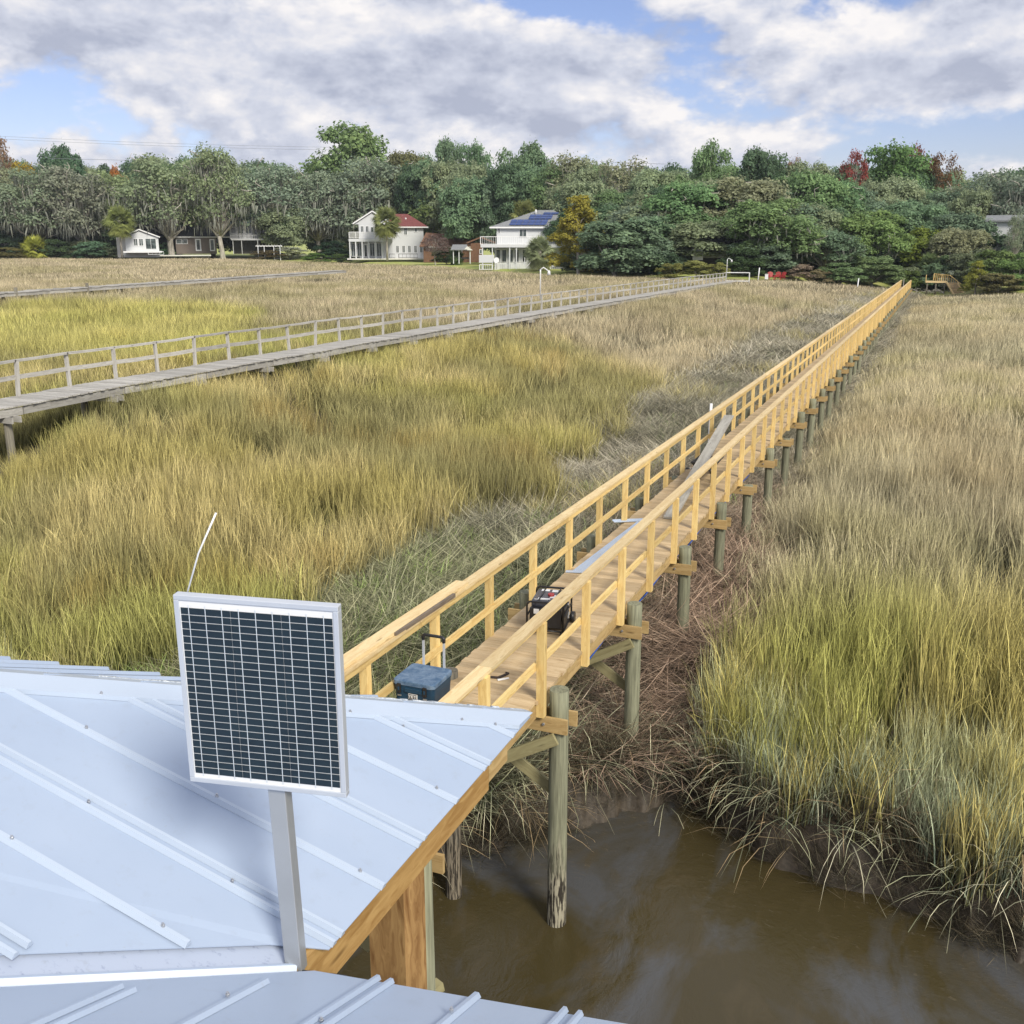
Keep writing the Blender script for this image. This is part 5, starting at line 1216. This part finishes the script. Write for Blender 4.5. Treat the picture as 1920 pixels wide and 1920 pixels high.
for (x0, y0, z0), (x1, y1, z1) in zip(tops[2:-1], tops[3:]):
    mb.bar((h.X(x0), y0, h.Z(z0)), (h.X(x1), y1, h.Z(z1)), .09, .05)
    for k in range(9): f = k / 8; p = np.array([h.X(x0 + (x1 - x0) * f), y0 + (y1 - y0) * f, h.Z(z0 + (z1 - z0) * f)]); mb.bar(p - (0, 0, .92), p, .06 if k % 4 else .1, .06 if k % 4 else .1, (0, 1, 0))
h.b(mb, 'railing', 'pine'); mb = MB(); mb.bar((h.X(1737), 0, h.Z(520)), (h.X(1737), 1.6, h.Z(518)), .09, .05)
for k in range(5): mb.bar((h.X(1737), k * .4, h.Z(530)), (h.X(1737), k * .4, h.Z(519)), .06, .06, (0, 1, 0))
h.b(mb, 'railing', 'pine')
for x in (1740, 1755, 1770):
    for y in (.1, 1.5): MB().tube([(h.X(x), y, h.Z(556)), (h.X(x), y, h.Z(530.5))], .09, 8).build('piling', M['old_piling'], h.o, local=True)
# driftwood heap between boardwalk end and stairs
o = thing('brush_pile', 'heap of grey dead branches beside the boardwalk end', 'brush pile', atd(1745, 552, 147)); mb = MB()
for k in range(60):
    a = np.array([random.uniform(-2.6, 2.6), random.uniform(-1, 1), random.uniform(0, .5)]); d = np.array([random.uniform(-1, 1), random.uniform(-.6, .6), random.uniform(-.1, .5)]) * random.uniform(.5, 1.3)
    mb.tube([a, a + d * .5 + (0, 0, random.uniform(0, .2)), a + d], [.045, .035, .015], 5)
mb.build('branches', M['grey_wood'], o, local=True)
# dock head of the boardwalk: dark gate frame and bench board
o = thing('bench', 'pale bench board on dark posts at the shore end of the boardwalk', 'bench', atd(1690, 540, 150)); p = atd(1690, 521.5, 150); mb = MB(); mb.bar(p - RT * .45, p + RT * .45, .4, .06); mb.build('seat', M['pine_cap'], o)
for s_ in (-.4, .4): MB().bar(p + RT * s_ - (0, 0, 1.6), p + RT * s_ - (0, 0, .03), .12, .12, (0, 1, 0)).build('leg', M['old_wood'], o)
# power lines
o = thing('power_lines', 'pair of thin overhead power lines passing above the left trees', 'power line', atd(200, 300, 300))
mb = MB()
for (xa, ya_, xb, yb_) in ((-60, 252, 620, 276), (-60, 257, 620, 281)):
    pts = [atd(xa + (xb - xa) * k / 16, ya_ + (yb_ - ya_) * k / 16 + 6 * 4 * (k / 16) * (1 - k / 16) * .6, 300) for k in range(17)]; mb.tube(pts, .034, 5)
mb.build('cable', plain('cable_grey', (.26, .28, .31), .6), o)
o = thing('power_lines', 'thin overhead power lines crossing between crowns in the middle of the wood', 'power line', atd(760, 315, 262)); mb = MB()
for (xa, ya_, xb, yb_) in ((90, 297, 300, 302), (735, 314, 870, 322), (1125, 303, 1260, 308)): mb.tube([atd(xa + (xb - xa) * k / 6, ya_ + (yb_ - ya_) * k / 6, 256 if xa < 1000 else 236) for k in range(7)], .04, 5)
mb.build('cable', bpy.data.materials['cable_grey'], o)

# ------------------------------------------------------------------ scattered ground cover (stuff)
def instancer(name, col_objs, pts, rot, scl, idx, color, label, cat):
    """One object whose geometry nodes place the given clumps on its points."""
    n = len(pts); me = bpy.data.meshes.new(name); me.vertices.add(n); me.vertices.foreach_set('co', np.asarray(pts, np.float32).ravel())
    for nm, ty, arr, k in (('rot', 'FLOAT_VECTOR', rot, 'vector'), ('scl', 'FLOAT_VECTOR', scl, 'vector'), ('idx', 'INT', idx, 'value'), ('col', 'FLOAT_COLOR', color, 'color')):
        a = me.attributes.new(nm, ty, 'POINT'); a.data.foreach_set(k, np.asarray(arr, np.int32 if ty == 'INT' else np.float32).ravel())
    o = bpy.data.objects.new(name, me); COL.objects.link(o); tag(o, label, cat, kind='stuff')
    cl = bpy.data.collections.new(name + '_clumps')
    for q in col_objs: cl.objects.link(q)
    ng = bpy.data.node_groups.new(name, 'GeometryNodeTree'); ng.interface.new_socket('Geometry', in_out='INPUT', socket_type='NodeSocketGeometry'); ng.interface.new_socket('Geometry', in_out='OUTPUT', socket_type='NodeSocketGeometry')
    nn = ng.nodes; ll = ng.links; gi = nn.new('NodeGroupInput'); go = nn.new('NodeGroupOutput'); ci = nn.new('GeometryNodeCollectionInfo'); ci.inputs[0].default_value = cl; ci.inputs[1].default_value = True; ci.inputs[2].default_value = True
    ip = nn.new('GeometryNodeInstanceOnPoints'); ip.inputs['Pick Instance'].default_value = True
    def na(nm, ty): q = nn.new('GeometryNodeInputNamedAttribute'); q.data_type = ty; q.inputs[0].default_value = nm; return q.outputs[0]
    e2 = nn.new('FunctionNodeEulerToRotation'); ll.new(na('rot', 'FLOAT_VECTOR'), e2.inputs[0])
    ll.new(gi.outputs[0], ip.inputs['Points']); ll.new(ci.outputs[0], ip.inputs['Instance']); ll.new(na('idx', 'INT'), ip.inputs['Instance Index']); ll.new(e2.outputs[0], ip.inputs['Rotation']); ll.new(na('scl', 'FLOAT_VECTOR'), ip.inputs['Scale']); ll.new(ip.outputs[0], go.inputs[0])
    md = o.modifiers.new('scatter', 'NODES'); md.node_group = ng
    return o
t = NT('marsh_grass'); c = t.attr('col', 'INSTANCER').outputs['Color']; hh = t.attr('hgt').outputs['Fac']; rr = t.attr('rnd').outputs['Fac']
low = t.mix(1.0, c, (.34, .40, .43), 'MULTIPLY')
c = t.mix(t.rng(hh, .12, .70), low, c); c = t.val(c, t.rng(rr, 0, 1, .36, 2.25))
d = t.n('ShaderNodeBsdfDiffuse'); tr = t.n('ShaderNodeBsdfTranslucent'); mx = t.n('ShaderNodeMixShader'); mx.inputs[0].default_value = .22
t.l(c, d.inputs[0]); t.l(c, tr.inputs[0]); t.l(d.outputs[0], mx.inputs[1]); t.l(tr.outputs[0], mx.inputs[2]); t.l(mx.outputs[0], t.o.inputs[0]); t.t.nodes.remove(t.b); GM = t.m
def clump(n, rad, h, hj, w, lean, curl, seed, flat=False, oneway=0.):
    rng = np.random.default_rng(seed); a = rng.uniform(0, 2 * pi, n); r = rad * np.sqrt(rng.uniform(0, 1, n)); base = np.stack([r * np.cos(a), r * np.sin(a), np.zeros(n)], -1)
    H = h * rng.uniform(1 - hj, 1 + hj, n); th_ = rng.uniform(0, 2 * pi, n)
    if oneway: th_ = rng.normal(0, oneway, n)
    ln = np.abs(rng.normal(lean, .10 if flat else lean * .45 + .03, n)); cu = np.abs(rng.normal(curl, curl * .5 + .03, n)) * (rng.choice([-1, .3], n) if flat else 1); hd = np.stack([np.cos(th_), np.sin(th_), 0 * th_], -1)
    f_ = rng.uniform(0, pi, n); wd = np.stack([np.cos(f_), np.sin(f_), 0 * f_], -1) * (w * rng.uniform(.6, 1.3, n))[:, None]
    pts = []; p = base.copy(); seg = 4; ang = ln.copy()
    if flat: p[:, 2] += rng.uniform(.01, .13, n)
    for k in range(seg + 1):
        pts.append(p.copy()); st = H / seg; p = p + (hd * np.sin(ang)[:, None] + np.array([0, 0, 1.]) * np.cos(ang)[:, None]) * st[:, None]; ang = ang + cu / seg * (1 + k * .5)
    V = []; 
    for k, q in enumerate(pts[:-1]): s = (1, .95, .8, .55)[k]; V += [q - wd * s, q + wd * s]
    V.append(pts[-1]); V = np.stack(V, 1)            # n, 9, 3
    if flat: V[:, :, 2] = np.abs(V[:, :, 2] - .0) * 1.0
    o9 = (np.arange(n) * 9)[:, None]; q4 = np.concatenate([o9 + np.array([[2 * k, 2 * k + 1, 2 * k + 3, 2 * k + 2]]) for k in range(3)]); q3 = o9 + np.array([[6, 7, 8]])
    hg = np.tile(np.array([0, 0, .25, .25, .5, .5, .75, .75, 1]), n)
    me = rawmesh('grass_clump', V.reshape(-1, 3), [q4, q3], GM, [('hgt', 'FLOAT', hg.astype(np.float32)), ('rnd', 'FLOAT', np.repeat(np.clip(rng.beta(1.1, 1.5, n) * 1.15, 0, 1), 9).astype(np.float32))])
    return bpy.data.objects.new('grass_clump', me)
LIBG = ([clump(46, .24, 1.04, .30, .0062, .06, .20, 1 + i) for i in range(6)] +            # 0-5 upright, near
        [clump(42, .27, 1.0, .32, .0062, .16, .7, 20 + i) for i in range(5)] +            # 6-10 drooping, near
        [clump(66, .62, .92, .32, .0105, .10, .36, 40 + i) for i in range(5)] +            # 11-15 middle distance
        [clump(62, 1.5, .80, .32, .027, .15, .45, 60 + i) for i in range(5)] +             # 16-20 far
        [clump(75, .42, .85, .4, .0065, 1.42, .12, 80 + i, True) for i in range(5)] +      # 21-25 flattened
        [clump(15, .22, 1.1, .4, .0062, .85, .75, 90 + i, False, .7) for i in range(4)] +  # 26-29 hanging over the bank
        [clump(55, .24, .34, .4, .0045, .35, .7, 95 + i) for i in range(3)] +              # 30-32 short green
        [clump(75, .85, .9, .4, .015, 1.40, .14, 120 + i, True) for i in range(4)])         # 33-36 flattened, middle distance
def samp(D0, D1, dens, seed, wide=1.30):
    rng = np.random.default_rng(seed); n = int(.5 * wide * (D1 ** 2 - D0 ** 2) * dens); D = np.sqrt(rng.uniform(D0 ** 2, D1 ** 2, n)); s = rng.uniform(-.5 * wide, .5 * wide, n) * D
    x = CAMP[0] + HF[0] * D + RT[0] * s; y = CAMP[1] + HF[1] * D + RT[1] * s
    return x, y, D, rng
SY = [10, 14, 18, 22, 29, 42, 63, 80, 120, 160]; SXL = [-6.2, -5.6, -6.0, -4.8, -6.3, -6.5, -6.8, -5.8, -4.9, -3.2]; SXR = [1.2, 1.3, .75, .3, .3, .35, .4, .5, .5, .5]
def zone(x, y, rng):
    nzz = (fbm(x, y, 5, 51) - .5) * 3.2 + (fbm(x, y, 1.4, 52) - .5) * 1.4
    xl = np.interp(y, SY, SXL) + nzz * .9; xr = np.interp(y, SY, SXR) + nzz * .22
    return xl, xr
STRAW = np.array([.60, .51, .285]); GOLD = np.array([.55, .48, .215]); YG = np.array([.49, .48, .185]); BEIGE = np.array([.58, .495, .365]); OLIVE = np.array([.38, .35, .185]); GREYG = np.array([.40, .38, .30]); PALE = np.array([.68, .60, .46]); ORG = np.array([.50, .33, .11])
def lerp(a, b, f): return a + (b - a) * f[:, None]
def tint(x, y, D, rng):
    n1 = fbm(x, y, 9, 61); n2 = fbm(x, y, 2.6, 62); n3 = fbm(x, y, 22, 63)
    s_ = RT[0] * (x - CAMP[0]) + RT[1] * (y - CAMP[1]); px = 960 + F * s_ / np.maximum(D, .1)
    right = x > .2
    yb = np.where(x > -21, 45 + .85 * np.clip(-7 - x, 0, 14), np.where(px < 500, 56, 50) + 3.5 * np.sin(x * .25)) + (n1 - .5) * 9
    yel = sstep(3, -3, y - yb)                                   # near golden zone
    c = lerp(np.tile(BEIGE, (len(x), 1)), OLIVE, sstep(.46, .70, n1) * .7)
    c = lerp(c, PALE, sstep(.50, .66, n2) * .35)
    g = lerp(np.tile(GOLD, (len(x), 1)), YG, sstep(.40, .62, n1)); g = lerp(g, STRAW, sstep(.48, .62, n2) * .75); g = lerp(g, OLIVE, sstep(.46, .64, fbm(x, y, 4.5, 65)) * .85); g = lerp(g, ORG, sstep(.62, .74, fbm(x, y, 3, 66)) * .35)
    far_y = (x < -22) & (y > 30) & (px < 470 + 90 * (n1 - .5))
    g = np.where(far_y[:, None], lerp(g, np.array([.62, .575, .22]), np.full(len(x), .6)), g)
    c = lerp(c, g, np.where(right, 0, yel))
    # right side: yellow-green on the bank, pale beige beyond
    r = lerp(np.tile(PALE, (len(x), 1)), BEIGE, sstep(.42, .62, n1)); r = lerp(r, OLIVE, sstep(.55, .72, n2) * .55); r = lerp(r, GREYG, sstep(.55, .7, n3) * .4)
    ry = lerp(np.tile(YG, (len(x), 1)), GOLD, sstep(.45, .6, n2)); ry = lerp(ry, STRAW, sstep(.5, .62, n1) * .6)
    r = lerp(r, ry, sstep(19.5, 13.5, y + (n1 - .5) * 6 - .35 * (x - 2)))
    r = r * np.where(y > 17, 1.05, 1.)[:, None] * np.array([.985, .985, .94]); c = np.where(right[:, None], r, c)
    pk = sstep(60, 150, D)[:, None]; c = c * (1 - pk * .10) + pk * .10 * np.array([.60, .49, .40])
    c = c * (1 + (rng.uniform(-.16, .16, len(x)))[:, None])
    c = c * (.80 + .36 * n2)[:, None] * np.array([.745, .75, .675])
    return np.clip(c, 0.01, 1)
P, ROT, SCL, IDX, CLR = [], [], [], [], []
def put(x, y, z, idx, s, col, rng, rz=None, sz=None):
    n = len(x)
    if n == 0: return
    P.append(np.stack([x, y, z], -1)); rot = np.zeros((n, 3)); rot[:, 2] = rng.uniform(0, 2 * pi, n) if rz is None else rz; rot[:, :2] = rng.normal(0, .05, (n, 2)); ROT.append(rot)
    s = np.broadcast_to(np.asarray(s, float), (n,)); sz = s if sz is None else sz; SCL.append(np.stack([s, s, sz], -1)); IDX.append(np.broadcast_to(idx, (n,))); CLR.append(np.concatenate([col, np.ones((n, 1))], 1))
def field(D0, D1, dens, seed, kinds, hmul, gap=1.3):
    x, y, D, rng = samp(D0, D1, dens, seed); xl, xr = zone(x, y, rng); cd = creek_d(x, y); Dd, px = polar(x, y)
    De = np.interp(np.clip(px, -400, 2400), EDGE[:, 0], EDGE[:, 2])
    swath = (x > xl) & (x < xr) & (y < 168); od_ = (x > DX0 - .35) & (x < DX1 + .15) & (y < 132)
    keep = ~swath & ~od_ & (rng.uniform(0, 1, len(x)) < .12 + .95 * sstep(.30, .52, fbm(x, y, gap, 77, 2))) & (cd > .12) & (D < De - .5) & (y > 2)
    x, y, D, cd = x[keep], y[keep], D[keep], cd[keep]; n = len(x); z = ground(x, y) - .02
    hgt = (.78 + .44 * fbm(x, y, 7, 71)) * (1 + .12 * (fbm(x, y, 1.8, 72) - .5)) * hmul * (.78 + .22 * sstep(.1, 1.2, cd)) * (1 - .62 * sstep(16, 3, De[keep] - D))
    xrr = np.interp(y, SY, SXR); hgt = hgt * np.where((x > xrr - .3) & (y > 15), .5 + .5 * sstep(.1, 1.5, x - xrr), 1)
    hgt = np.where((x > DX0 - 1.6) & (x < DX1 + 1.6) & (y < 132), np.minimum(hgt, .8), hgt)
    put(x, y, z, rng.choice(kinds, n), rng.uniform(.85, 1.2, n), tint(x, y, D, rng), rng, None, hgt * rng.uniform(.88, 1.12, n))
field(6, 30, 13.5, 1, np.array([0, 1, 2, 3, 4, 5, 0, 1, 2, 3, 4, 5, 6, 7, 8, 9, 10]), 1.12)
field(30, 48, 7, 2, np.array([0, 1, 2, 3, 6, 7, 11, 12, 13, 14, 15]), 1.02)
field(48, 110, 2.4, 3, np.array([11, 12, 13, 14, 15]), .95)
field(110, 285, .52, 4, np.array([16, 17, 18, 19, 20]), .9)
# flattened reeds along both sides of the boardwalk
for D0, D1, dens, kinds, hm in ((8, 45, 12, np.arange(21, 26), 1.), (45, 175, 3.4, np.arange(33, 37), 1.15)):
    x, y, D, rng = samp(D0, D1, dens, 11 + D0); xl, xr = zone(x, y, rng); cd = creek_d(x, y); k = (x > xl - .5) & (x < xr + .15) & (cd > .1) & (y < 158); x, y, D, cd = x[k], y[k], D[k], cd[k]; n = len(x)
    red = np.exp(-((x - .3) / 1.0) ** 2) * sstep(34, 18, y) + .35 * sstep(.55, .68, fbm(x, y, 6, 81)) * (y < 50); nn_ = fbm(x, y, 2.2, 82)
    c = lerp(np.tile(np.array([.52, .475, .37]), (n, 1)), np.array([.36, .335, .245]), sstep(.4, .6, nn_)); c = lerp(c, np.array([.46, .335, .25]), np.clip(red, 0, 1)); gr = sstep(22, 15, y + (nn_ - .5) * 8) * (x < -1.2)
    c = lerp(c, np.array([.33, .34, .185]), gr * .75)
    lump = fbm(x, y, 2.8, 83)
    put(x, y, ground(x, y) + .16 * sstep(.45, .75, lump) * (y > 16), rng.choice(kinds, n), rng.uniform(.8, 1.25, n) * hm, c * .82 * rng.uniform(.78, 1.2, (n, 1)), rng, fbm(x, y, 5, 84) * 9 + rng.normal(0, .9, n), rng.uniform(.8, 1.9, n))
    # short live tufts and standing remnants among them
    q = rng.uniform(0, 1, n) < np.where(y < 24, .55 * (x < -1.3), .10) * (D < 60); put(x[q], y[q], ground(x[q], y[q]), rng.choice(np.arange(30, 33), q.sum()), rng.uniform(.8, 1.5, q.sum()), np.tile(np.array([.22, .29, .10]), (q.sum(), 1)) * rng.uniform(.7, 1.35, (q.sum(), 1)), rng)
    q = (fbm(x, y, 3.4, 91) > .60) & (rng.uniform(0, 1, n) < .5) & ((x < -2.2) | (x > .9)) & (y > 20); put(x[q], y[q], ground(x[q], y[q]), rng.choice(np.arange(6, 11) if D0 < 20 else np.arange(11, 16), q.sum()), rng.uniform(.8, 1.1, q.sum()), np.tile(np.array([.40, .355, .18]), (q.sum(), 1)) * rng.uniform(.75, 1.3, (q.sum(), 1)), rng, None, rng.uniform(.5, .85, q.sum()))
# reeds leaning out over the creek bank
x, y, D, rng = samp(5, 24, 60, 33); cd = creek_d(x, y); k = (cd > -.02) & (cd < .75) & (rng.uniform(0, 1, len(x)) < np.interp(cd, [-.02, .25, .75], [.12, .32, .10])) & ~((x > -1.7) & (x < .42) & (y < 10.6)); x, y, D, cd = x[k], y[k], D[k], cd[k]
e_ = .05; gx_ = creek_d(x + e_, y) - creek_d(x - e_, y); gy_ = creek_d(x, y + e_) - creek_d(x, y - e_); az_ = np.arctan2(-gy_, -gx_)
c = lerp(np.tile(np.array([.58, .54, .39]), (len(x), 1)), np.array([.42, .44, .27]), rng.uniform(0, 1, len(x))); c = lerp(c, np.array([.42, .30, .17]), (rng.uniform(0, 1, len(x)) < .2) * .9)
put(x, y, ground(x, y) + .02, rng.choice(np.arange(26, 30), len(x)), rng.uniform(.6, 1.15, len(x)), c * rng.uniform(.7, 1.25, (len(x), 1)), rng, az_ + rng.normal(0, .45, len(x)))
x, y, D, rng = samp(5, 24, 90, 35); cd = creek_d(x, y); k = (cd > -.12) & (cd < .32) & ~((x > -1.7) & (x < .42) & (y < 10.6)); x, y = x[k], y[k]; n = len(x)
put(x, y, ground(x, y), rng.choice(np.arange(21, 26), n), rng.uniform(.22, .5, n), lerp(np.tile(np.array([.075, .06, .042]), (n, 1)), np.array([.20, .17, .115]), rng.uniform(0, 1, n) ** 2), rng, None, rng.uniform(.6, 2.6, n))
# upright grey-green fringe just behind the bank edge
x, y, D, rng = samp(5, 24, 40, 34); cd = creek_d(x, y); xl, xr = zone(x, y, rng); k = (cd > .15) & (cd < 1.5) & ((x > 1.0) | (x < -2.2)); x, y, D, cd = x[k], y[k], D[k], cd[k]
put(x, y, ground(x, y), rng.choice(np.arange(0, 6), len(x)), rng.uniform(.7, 1.1, len(x)), lerp(np.tile(np.array([.42, .46, .31]), (len(x), 1)), np.array([.55, .48, .19]), sstep(.4, 1.4, cd) * rng.uniform(.2, 1, len(x))) * rng.uniform(.75, 1.2, (len(x), 1)), rng, None, rng.uniform(.6, 1.05, len(x)) * (.7 + .3 * sstep(.1, 1.3, cd)))
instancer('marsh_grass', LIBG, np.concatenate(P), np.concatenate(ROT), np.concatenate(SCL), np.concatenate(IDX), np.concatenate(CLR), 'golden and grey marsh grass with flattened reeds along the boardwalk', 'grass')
# the wood behind the front trees, one mass
WV = []
for kd, sd in (('oak', 3), ('oak', 9), ('dense', 5), ('tall', 8), ('bush', 2)):
    me, _, _ = crown(kd, 400 + sd, M['leaf_inst']); WV.append(bpy.data.objects.new('crown', me))
P, ROT, SCL, IDX, CLR = [], [], [], [], []
rng = np.random.default_rng(77)
TOPX = [-400, 0, 100, 200, 300, 420, 520, 620, 700, 800, 900, 1000, 1100, 1250, 1400, 1500, 1600, 1700, 1770, 1850, 1920, 2400]; TOPY = [305, 300, 305, 312, 305, 300, 318, 312, 300, 300, 312, 312, 318, 322, 312, 315, 312, 312, 335, 328, 325, 330]
for row, (dd, n_, top_, low_) in enumerate(((20, 120, 75, 0), (34, 120, 34, 0), (50, 130, 6, 0), (70, 120, 2, 0), (9, 130, 0, 1), (20, 150, 0, 1), (32, 150, 0, 1))):
    for i in range(n_):
        px = -380 + 2760 * (i + rng.uniform(0, 1)) / n_; De = float(np.interp(px, EDGE[:, 0], EDGE[:, 2])); D = De + dd + rng.uniform(-5, 8)
        if row == 0 and 560 < px < 1060: continue
        if low_ and dd < 40 and any(a_ < px < b_ for a_, b_ in ((205, 315), (325, 660), (640, 1090), (1280, 1395), (1465, 1560), (1840, 2000))): continue
        if not low_ and dd < 40 and any(a_ < px < b_ for a_, b_ in ((690, 860), (890, 1040), (1835, 1950))): continue
        if not low_ and dd < 30 and any(a_ < px < b_ for a_, b_ in ((215, 300), (330, 410), (430, 530), (590, 880), (885, 1060), (1845, 1930))): continue
        p = atd(px, 480, D); gz = float(ground(np.array([p[0]]), np.array([p[1]]), False)[0])
        if low_: h_ = rng.uniform(3, 6.5); w_ = rng.uniform(5, 9); kd = 4
        else: h_ = atd(px, np.interp(px, TOPX, TOPY) + top_ - 8 + rng.uniform(-10, 24), D)[2] - gz; w_ = rng.uniform(9, 15); kd = int(rng.choice([0, 1, 2, 3], p=[.35, .3, .2, .15]))
        c = np.array([G1, G2, G3, GB, GD, G3][rng.integers(0, 6)]) * rng.uniform(.85, 1.15) * (.8 if low_ else 1.0)
        P.append((p[0], p[1], gz - .3)); ROT.append((0, 0, rng.uniform(0, 6.28))); SCL.append((w_ / 16, w_ / 16, h_ / 18)); IDX.append(kd); CLR.append((*c, 1))
instancer('woodland', WV, np.array(P), np.array(ROT), np.array(SCL), np.array(IDX), np.array(CLR), 'dense wood of oaks filling in behind the front trees', 'woodland')

# ------------------------------------------------------------------ air
HZ = NT('haze_air'); HZ.t.nodes.remove(HZ.b); vp = HZ.n('ShaderNodeVolumePrincipled'); vp.inputs['Color'].default_value = (.80, .88, 1, 1); vp.inputs['Density'].default_value = .00013
HZ.l(vp.outputs[0], HZ.o.inputs['Volume'])
hb_ = MB().add([(a, b, c) for a in (-420, 420) for b in (-80, 460) for c in (-6, 45)], CF).build('haze', HZ.m); tag(hb_, 'faint blue air over the far shore', 'haze', kind='stuff')   # named haze
